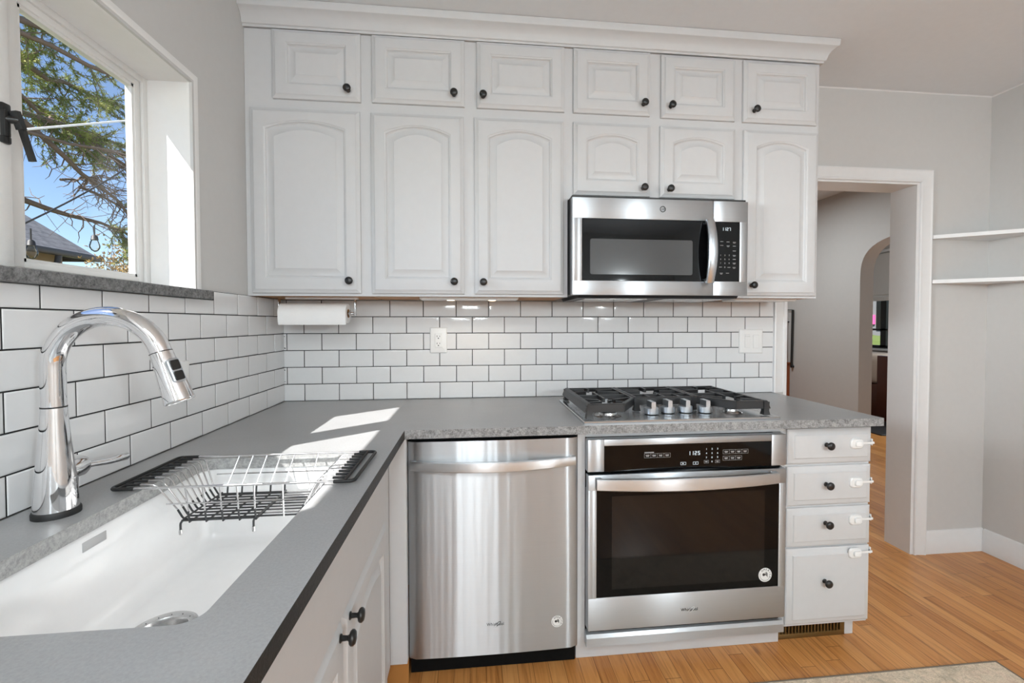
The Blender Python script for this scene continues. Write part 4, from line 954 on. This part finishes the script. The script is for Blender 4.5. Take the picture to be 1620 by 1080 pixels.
w3.location = (0.0088, -0.752, 1.042); w3.rotation_euler = (0, 0, R(90))
# paper towels on an under-cabinet holder
ph = thing('paper_towel_holder', 'chrome paper towel holder fixed under the corner cabinet', 'paper towel holder', (0.22, -0.21, 1.365))
TZ, TY, TR = 1.314, -0.205, 0.042
boxpart('mounting_bar', (0.100, TY - 0.012, 1.3735), (0.388, TY + 0.012, 1.3815), 'white_plastic', ph)
mb = MB(); mb.box((0.374, TY - 0.010, TZ - 0.012), (0.379, TY + 0.010, 1.3734), 0.001); mb.box((0.070, TY - 0.010, TZ - 0.012), (0.074, TY + 0.010, 1.3734), 0.001); mb.build('bracket', 'wire_chrome', ph)
mb = MB(); mb.tube([(0.076, TY, TZ), (0.3735, TY, TZ)], 0.005, 12); mb.lathe((0.3535, TY, TZ), (1, 0, 0), [(0.0145, 0), (0.0145, 0.004), (0.006, 0.006), (0.005, 0.015), (0.009, 0.0185), (0.012, 0.0195)], 18); mb.build('rod', 'wire_chrome', ph, 40)
pt_ = thing('paper_towel_roll', 'white roll of paper towels hanging under the corner cabinet', 'paper towel', (0.21, TY, TZ - TR))
mb = MB(); mb.lathe((0.080, TY, TZ), (1, 0, 0), [(0.019, 0.0), (TR - 0.002, 0.0), (TR, 0.003), (TR, 0.265), (TR - 0.002, 0.268), (0.019, 0.268), (0.019, 0.0)], 48, False, False)
P = [(TY - TR * math.cos(a) - 0.0012, TZ + TR * math.sin(a)) for a in [R(80 - 10 * k) for k in range(9)]] + [(TY - TR - 0.0012, TZ - 0.02), (TY - TR + 0.001, TZ - 0.036), (TY - TR + 0.006, TZ - 0.047)]
mb.loops([[Vector((x, y, z)) for x in (0.0815, 0.14, 0.21, 0.28, 0.3475)] + [Vector((x, y + 0.0008, z + 0.0002)) for x in (0.3475, 0.28, 0.21, 0.14, 0.0815)] for y, z in P]); mb.build('roll', 'paper', pt_, 50)
MB().lathe((0.0805, TY, TZ), (1, 0, 0), [(0.0188, 0), (0.0188, 0.2675), (0.017, 0.2675), (0.017, 0)], 32, False, False).build('cardboard_core', 'raw_wood', pt_, 50)
def undercab(label, x0, x1, y0, y1, spots, on):
    root = thing('under_cabinet_light', label, 'light', ((x0 + x1) / 2, (y0 + y1) / 2, 1.3695), 'under-cabinet lights')
    mb = MB(); P = rrect(x0, y0, x1, y1, 0.006, 3); mb.loops([[Vector((x, y, 1.3815)) for x, y in P], [Vector((x, y, 1.376)) for x, y in P], [Vector((x + (0.004 if x < (x0 + x1) / 2 else -0.004), y + (0.004 if y < (y0 + y1) / 2 else -0.004), 1.3715)) for x, y in P]]); mb.build('housing', 'white_plastic', root, 30)
    for (x, y) in spots: MB().lathe((x, y, 1.3712), (0, 0, -1), [(0.016, 0), (0.016, 0.001), (0.010, 0.0022), (0.0001, 0.0024)], 20).build('bulb_lens', 'lamp_warm' if on else 'white_plastic', root, 40)
undercab('slim lit under-cabinet light with two glowing spots left of the microwave', 0.648, 1.062, -0.262, -0.150, ((0.775, -0.206), (0.952, -0.206)), True)
undercab('slim white under-cabinet light below the narrow cabinet right of the microwave', 2.035, 2.335, -0.262, -0.150, (), False)
for x in (0.775, 0.952):
    l = lamp('under_cabinet_bulb', 'SPOT', (x, -0.206, 1.366), (0, 0, -1), 0.9, (1, 0.85, 0.66), spot_size=R(150), spot_blend=0.6, shadow_soft_size=0.015)

# ------------------------------------------------------------------ corner shelves
for z, lab in ((1.726, 'upper of the two white corner shelves beside the doorway'), (1.490, 'lower of the two white corner shelves beside the doorway')):
    mb = MB(); A = [(3.298, 0.0078), (XR - 0.0005, 0.0078), (XR - 0.0005, -0.285), (3.298, -0.014)]
    mb.prism([Vector((x, y, z - 0.0095)) for x, y in A], (0, 0, 0.019)); o = mb.build('corner_shelf', 'trim_paint', None, 20); tag(recentre(o, (3.5, -0.05, z - 0.0095)), lab, 'shelf', 'corner shelves')

# ------------------------------------------------------------------ rug
rg = thing('area_rug', 'faded beige patterned rug on the oak floor in the lower right', 'rug', (1.88, -1.056, FZ + 0.0005))
mb = MB(); P = rrect(0.98, -1.37, 2.775, -0.742, 0.004, 3); mb.loops([[Vector((x, y, FZ + 0.0006)) for x, y in P], [Vector((x, y, FZ + 0.007)) for x, y in P], [Vector((1.88 + (x - 1.88) * 0.998, -1.056 + (y + 1.056) * 0.998, FZ + 0.009)) for x, y in P]]); mb.build('pile', 'rug_weave', rg, 30)
mb = MB(); n = 4
for a, b in (((0.98, -0.742), (2.775, -0.742)), ((2.775, -0.742), (2.775, -1.37)), ((0.98, -1.37), (2.775, -1.37)), ((0.98, -1.37), (0.98, -0.742))): mb.tube([(a[0], a[1], FZ + 0.0055), (b[0], b[1], FZ + 0.0055)], 0.0050, 8)
mb.build('bound_edge', 'rug_border', rg, 60)

# ------------------------------------------------------------------ seen through the doorway
hk = thing('wall_rack', 'black iron rack of bars on the hall wall beyond the doorway', 'rack', (XH, 2.43, 0.80))
mb = MB(); mb.tube([(XH - 0.02, 2.368, 0.805), (XH - 0.02, 2.358, 1.408)], 0.012, 8); mb.tube([(XH - 0.02, 2.358, 1.408), (XH - 0.02, 2.62, 1.415)], 0.004, 8)
mb.tube([(XH - 0.001, 2.362, 0.80), (XH - 0.03, 2.362, 0.80)], 0.014, 8); mb.build('frame', 'black_iron', hk, 50)
mb = MB(); mb.tube(fillet([(XH - 0.05, 2.56, 1.39), (XH - 0.05, 2.44, 1.385), (XH - 0.05, 2.430, 0.88), (XH - 0.05, 2.50, 0.88)], 0.06, 6), 0.014, 8); mb.tube([(XH - 0.001, 2.44, 1.28), (XH - 0.05, 2.44, 1.28)], 0.006, 8); mb.build('hook_bar', 'black_iron', hk, 50)
hb = thing('wooden_cabinet', 'orange-brown wooden cabinet end in the hall beyond the doorway', 'cabinet', (XH - 0.2, 2.7, FZ))
mb = MB(); mb.box((XH - 0.40, 2.415, FZ + 0.0005), (XH - 0.001, 3.0, 0.82), 0.006); mb.build('body', 'orange_wood', hb); boxpart('top', (XH - 0.41, 2.405, 0.8205), (XH - 0.001, 3.01, 0.84), 'orange_wood', hb, 0.003); boxpart('door', (XH - 0.36, 2.409, 0.12), (XH - 0.05, 2.4148, 0.76), 'orange_wood', hb, 0.002)
w2_ = bpy.data.objects.new('window_2', None); COL.objects.link(w2_); w2_.location = (7.0, 4.1, 0.88); w2_['kind'] = 'structure'
mb = MB(); xw0, xw1 = 7.01, 7.06
mb.box((xw0, 3.452, 0.882), (xw1, 3.50, 2.298)); mb.box((xw0, 4.70, 0.882), (xw1, 4.748, 2.298)); mb.box((xw0, 3.452, 0.882), (xw1, 4.748, 0.925)); mb.box((xw0, 3.452, 2.25), (xw1, 4.748, 2.298))
mb.box((xw0, 3.995, 0.9), (xw1, 4.090, 2.28)); mb.box((xw0, 3.452, 1.150), (xw1, 4.748, 1.178)); mb.build('window_frame', 'black_iron', w2_)
MB().box((7.03, 3.48, 0.9), (7.033, 4.72, 2.27)).build('pane', 'window_glass', w2_, 0)
boxpart('window_sill', (6.93, 3.40, 0.850), (7.0095, 4.80, 0.8798), 'trim_paint', w2_, 0.003)
sh = thing('roman_shade', 'pale roman shade half drawn over the front room window', 'shade', (6.97, 4.1, 1.6))
mb = MB(); mb.loops([[Vector((6.985 - d, y, z)) for d, z in ((0, 2.31), (0.012, 2.30), (0.012, 1.80), (0.022, 1.76), (0.030, 1.69), (0.018, 1.68), (0.040, 1.65), (0.032, 1.595), (0.004, 1.60))] for y in (3.42, 4.78)]); mb.build('fabric', 'shade_cloth', sh, 20)
boxpart('headrail', (6.955, 3.40, 2.318), (6.998, 4.80, 2.36), 'trim_paint', sh, 0.004)
bd = thing('armchair', 'dark wood armchair with a beige cushion in the front room', 'chair', (6.3, 3.4, FZ + 0.0125))
mb = MB(); mb.box((6.10, 3.13, 0.465), (6.70, 4.1, 0.85), 0.10, 4); mb.build('cushion', 'linen', bd, 60)
mb = MB(); mb.box((6.00, 2.60, FZ + 0.0125), (6.08, 3.10, 0.85), 0.01); mb.build('side_panel', 'dark_wood', bd); 
mb = MB(); mb.box((6.09, 2.70, FZ + 0.0125), (6.66, 4.2, 0.46), 0.02); mb.build('base', 'dark_wood', bd)
ot = thing('dark_rug', 'dark rug on the floor of the front room', 'rug', (5.6, 3.0, FZ)); boxpart('pile', (5.35, 2.35, FZ + 0.0005), (6.95, 4.9, FZ + 0.012), 'ink', ot, 0.002)

# ------------------------------------------------------------------ outside
struct('ground', MB().box((-40, -30, -0.62), (40, 60, -0.5)), 'lawn')
nh = thing('neighbour_house', 'white house across the street seen through the front room window', 'house', (17, 9, -0.5))
mb = MB(); mb.box((16, 7.0, -0.4995), (22, 16, 3.6)); mb.build('walls', 'white_siding', nh); mb = MB(); mb.loops([[Vector((15.6, y, 3.6)), Vector((22.4, y, 3.6)), Vector((19, y, 5.6))] for y in (6.6, 16.4)]); mb.build('roof', 'shingles', nh, 0)
boxpart('window', (15.95, 9.6, 1.0), (15.999, 10.8, 2.4), 'black_glass', nh, 0); boxpart('pink_notice', (15.94, 13.5, 1.2), (15.998, 13.8, 1.55), 'pink_sign', nh, 0); boxpart('window', (15.95, 12.9, 1.0), (15.999, 13.42, 2.2), 'black_glass', nh, 0)
hg = thing('hedge', 'low green hedge in front of the house across the street', 'hedge', (13, 11, -0.5))
mb = MB(); hp3 = []
for k in range(26): hp3.append([Vector((13 + 0.5 * math.cos(a) * (1 + 0.25 * rnd.random()), 8 + 0.3 * k, 0.1 + 0.72 * math.sin(a) * (1 + 0.15 * rnd.random()))) for a in [2 * math.pi * j / 14 for j in range(14)]])
mb.loops(hp3); mb.build('foliage', 'hedge_green', hg, 0); boxpart('trunk_row', (12.8, 8.2, -0.4995), (13.2, 15.2, -0.3), 'bark', hg, 0)
# garage with a hipped shingle roof, gutter and string-light hook
gh = thing('garage', 'tan garage with grey shingle roof and dark gutter outside the window', 'building', (-9, 5.5, -0.5))
EX, EY, EZ = -7.0, 8.30, 2.68
mb = MB(); mb.box((EX - 4.0 + 0.35, 2.0, -0.4995), (EX - 0.35, EY - 0.35, EZ - 0.05)); mb.build('walls', 'house_wall', gh)
mb = MB(); hp_, hh = 2.0, 1.95
rf = [Vector((EX, EY, EZ)), Vector((EX, 1.6, EZ)), Vector((EX - 4, 1.6, EZ)), Vector((EX - 4, EY, EZ))]; r0_, r1_ = Vector((EX - hp_, EY - hp_, EZ + hh)), Vector((EX - hp_, 1.6 + hp_, EZ + hh))
bmv = [mb.bm.verts.new(p) for p in rf + [r0_, r1_]]
for q in ((0, 1, 5, 4), (1, 2, 5), (2, 3, 4, 5), (3, 0, 4), (3, 2, 1, 0)): mb.bm.faces.new([bmv[k] for k in q])
mb.build('roof', 'shingles', gh, 0)
mb = MB(); mb.box((EX - 0.02, 1.6, EZ - 0.12), (EX + 0.10, EY + 0.1, EZ - 0.005), 0.02); mb.box((EX - 4, EY - 0.02, EZ - 0.12), (EX + 0.10, EY + 0.10, EZ - 0.005), 0.02); gu = mb.build('gutter', 'gutter', gh)
mb = MB(); mb.tube(fillet([(EX + 0.04, EY - 0.9, EZ - 0.1), (EX + 0.04, EY - 0.95, EZ - 0.35), (EX - 0.30, EY - 1.3, EZ - 0.5), (EX - 0.32, EY - 1.3, -0.4)], 0.2, 5), 0.05, 10); mb.build('downspout', 'gutter', gu, 60)
# spruce
tr_ = thing('spruce_tree', 'spruce tree with bare twigs and green needles outside the window', 'tree', (-4.0, 3.05, -0.5))
TP = Vector((-4.0, 3.05, 0))
MB().tube([TP + Vector((0, 0, -0.5)), TP + Vector((0.02, 0.03, 2)), TP + Vector((0, 0, 4.2)), TP + Vector((0, 0, 6.5))], [0.2, 0.17, 0.13, 0.06], 12).build('trunk', 'bark', tr_, 60)
def wiggle(a, b, n, amp, sag):
    P = []
    for k in range(n + 1):
        t = k / n; p = a.lerp(b, t); p.z -= sag * math.sin(math.pi * t); P.append(p + (Vector((rnd.uniform(-1, 1), rnd.uniform(-1, 1), rnd.uniform(-1, 1))) * amp if 0 < k < n else Vector()))
    return P
mains = [((3.1, 4.10), (5.35, 4.62), 0.040, -.3, 0.05), ((3.1, 3.50), (5.4, 3.80), 0.034, .2, 0.03), ((3.3, 3.45), (4.75, 2.42), 0.034, .3, -0.02), ((3.1, 2.66), (5.3, 2.55), 0.036, .0, 0.02), ((3.1, 4.45), (5.2, 5.10), 0.036, .4, 0.05),
         ((3.1, 3.80), (5.3, 4.10), 0.030, -.5, 0.05), ((3.1, 4.85), (5.2, 5.0), 0.034, .1, 0.05), ((3.6, 3.62), (5.2, 3.15), 0.020, .4, 0.03), ((3.1, 3.95), (5.0, 3.45), 0.024, -.2, 0.06), ((3.9, 3.00), (5.1, 3.42), 0.016, -.3, 0.02), ((4.1, 3.60), (5.25, 2.65), 0.022, .5, 0.02),
         ((3.1, 4.30), (5.3, 4.30), 0.030, .8, 0.04), ((3.1, 4.75), (5.2, 4.72), 0.028, -.8, 0.04), ((3.2, 3.30), (5.3, 3.55), 0.020, .9, 0.03), ((4.0, 2.95), (5.3, 2.75), 0.018, .3, 0.02)]
TW, FO = MB(), []
for (y0, z0), (y1, z1), r, dx, sag in mains:
    a, b = Vector((-4.0 + dx * 0.2, y0, z0)), Vector((-4.0 + dx * 1.6, y1, z1)); P = wiggle(a, b, 8, 0.035, sag)
    mb = MB(); mb.tube(P, [r * (1 - 0.75 * k / 8) for k in range(9)], 7); mb.build('branch', 'bark', tr_, 60)
    for k in range(34):
        t = rnd.uniform(0.04, 1); p = P[min(7, int(t * 8))].lerp(P[min(8, int(t * 8) + 1)], rnd.random()); ln = rnd.uniform(0.2, 0.65)
        d = Vector((rnd.uniform(-1, 1), rnd.uniform(0.1, 1), rnd.uniform(-1.0, 0.7))).normalized() * ln; Q = wiggle(p, p + d, 4, 0.02, 0.03)
        TW.tube(Q, [0.008, 0.006, 0.005, 0.004, 0.002], 4)
        if p.z > 3.5 or (p.z < 2.9 and p.y > 4.5): FO.append(Q)
        if rnd.random() < 0.8:
            q = Q[2]; d2 = Vector((rnd.uniform(-1, 1), rnd.uniform(-.3, 1), rnd.uniform(-1, 0.6))).normalized() * rnd.uniform(0.15, 0.4); Q2 = wiggle(q, q + d2, 3, 0.015, 0.02); TW.tube(Q2, [0.004, 0.0035, 0.003, 0.0015], 4)
            if p.z > 3.55 or (p.z < 2.9 and p.y > 4.5): FO.append(Q2)
TW.build('twigs', 'bark', tr_, 60)
FM = MB()
def tuft(mb, p, d, ln, n, w):
    for k in range(n):
        v = (d * 0.6 + Vector((rnd.uniform(-1, 1), rnd.uniform(-1, 1), rnd.uniform(-1, 1)))).normalized() * ln * rnd.uniform(0.6, 1.1); s_ = v.orthogonal().normalized() * w
        mb.bm.faces.new([mb.bm.verts.new(p - s_), mb.bm.verts.new(p + s_), mb.bm.verts.new(p + v + s_ * 0.3), mb.bm.verts.new(p + v - s_ * 0.3)])
for Q in FO:
    for a, b in zip(Q, Q[1:]):
        for j in range(3): tuft(FM, a.lerp(b, (j + rnd.random()) / 3), (b - a).normalized(), 0.058, 8, 0.004)
FM.build('needles', 'needles', tr_, 0)
# low dry shrub beside the garage
sbh = thing('garden_shrub', 'low shrub with dry yellowish leaves beside the garage', 'shrub', (-6.2, 7.75, -0.5))
mb = MB(); lf = MB()
for k in range(60):
    b = Vector((-6.2 + rnd.uniform(-.25, .3), 7.75 + rnd.uniform(-.7, 1.0), -0.49)); e = b + Vector((rnd.uniform(-.3, .4), rnd.uniform(-.5, .5), rnd.uniform(2.5, 3.4))); Q = wiggle(b, e, 5, 0.05, 0); mb.tube(Q, [0.02, 0.016, 0.012, 0.009, 0.006, 0.002], 4)
    for j in range(60): tuft(lf, Q[3].lerp(Q[5], rnd.random()) + Vector((rnd.uniform(-.25, .25), rnd.uniform(-.25, .25), rnd.uniform(-.3, .15))), Vector((0, 0, 1)), 0.05, 3, 0.012)
mb.build('stems', 'bark', sbh, 60); lf.build('leaves', 'dry_leaves', sbh, 0)
# cables and string lights
cb = MB(); cb.tube([(-1.5, 0.1, 2.09), (-1.5, 1.6, 2.84)], 0.006, 8); o = cb.build('overhead_cable', 'white_cable'); tag(recentre(o, (-1.5, 0.8, 2.46)), 'pale cable running across the sky outside the window', 'cable')
sl_ = thing('string_lights', 'dark string light cord with glass bulbs outside the window', 'string lights', (-1.5, 0.9, 1.6))
P = wiggle(Vector((-1.5, 0.2, 1.60)), Vector((-1.5, 1.7, 2.72)), 10, 0.0, 0.05); MB().tube(P, 0.005, 8).build('cord', 'black_rubber', sl_, 60)
pane_mat('bulb_glass', 1.35, (0.93, 0.92, 0.88))
for (y, z, dz) in ((0.548, 1.725, 0.02), (0.966, 1.83, 0.0)):
    ck_ = MB().tube(fillet([(-1.5, y, z + 0.06), (-1.5, y, z + 0.02), (-1.5, y, z)], 0.01, 2), 0.004, 8).build('drop_cord', 'black_rubber', sl_, 60)
    s_ = MB().lathe((-1.5, y, z), (0, 0, -1), [(0.008, 0), (0.016, 0.008), (0.019, 0.03), (0.021, 0.032)], 16).build('socket', 'black_rubber', sl_, 40)
    MB().lathe((-1.5, y, z - 0.032), (0, 0, -1), [(0.015, 0), (0.020, 0.010), (0.027, 0.035), (0.026, 0.050), (0.016, 0.066), (0.004, 0.074), (0.0001, 0.075)], 18).build('bulb', 'bulb_glass', s_, 60)
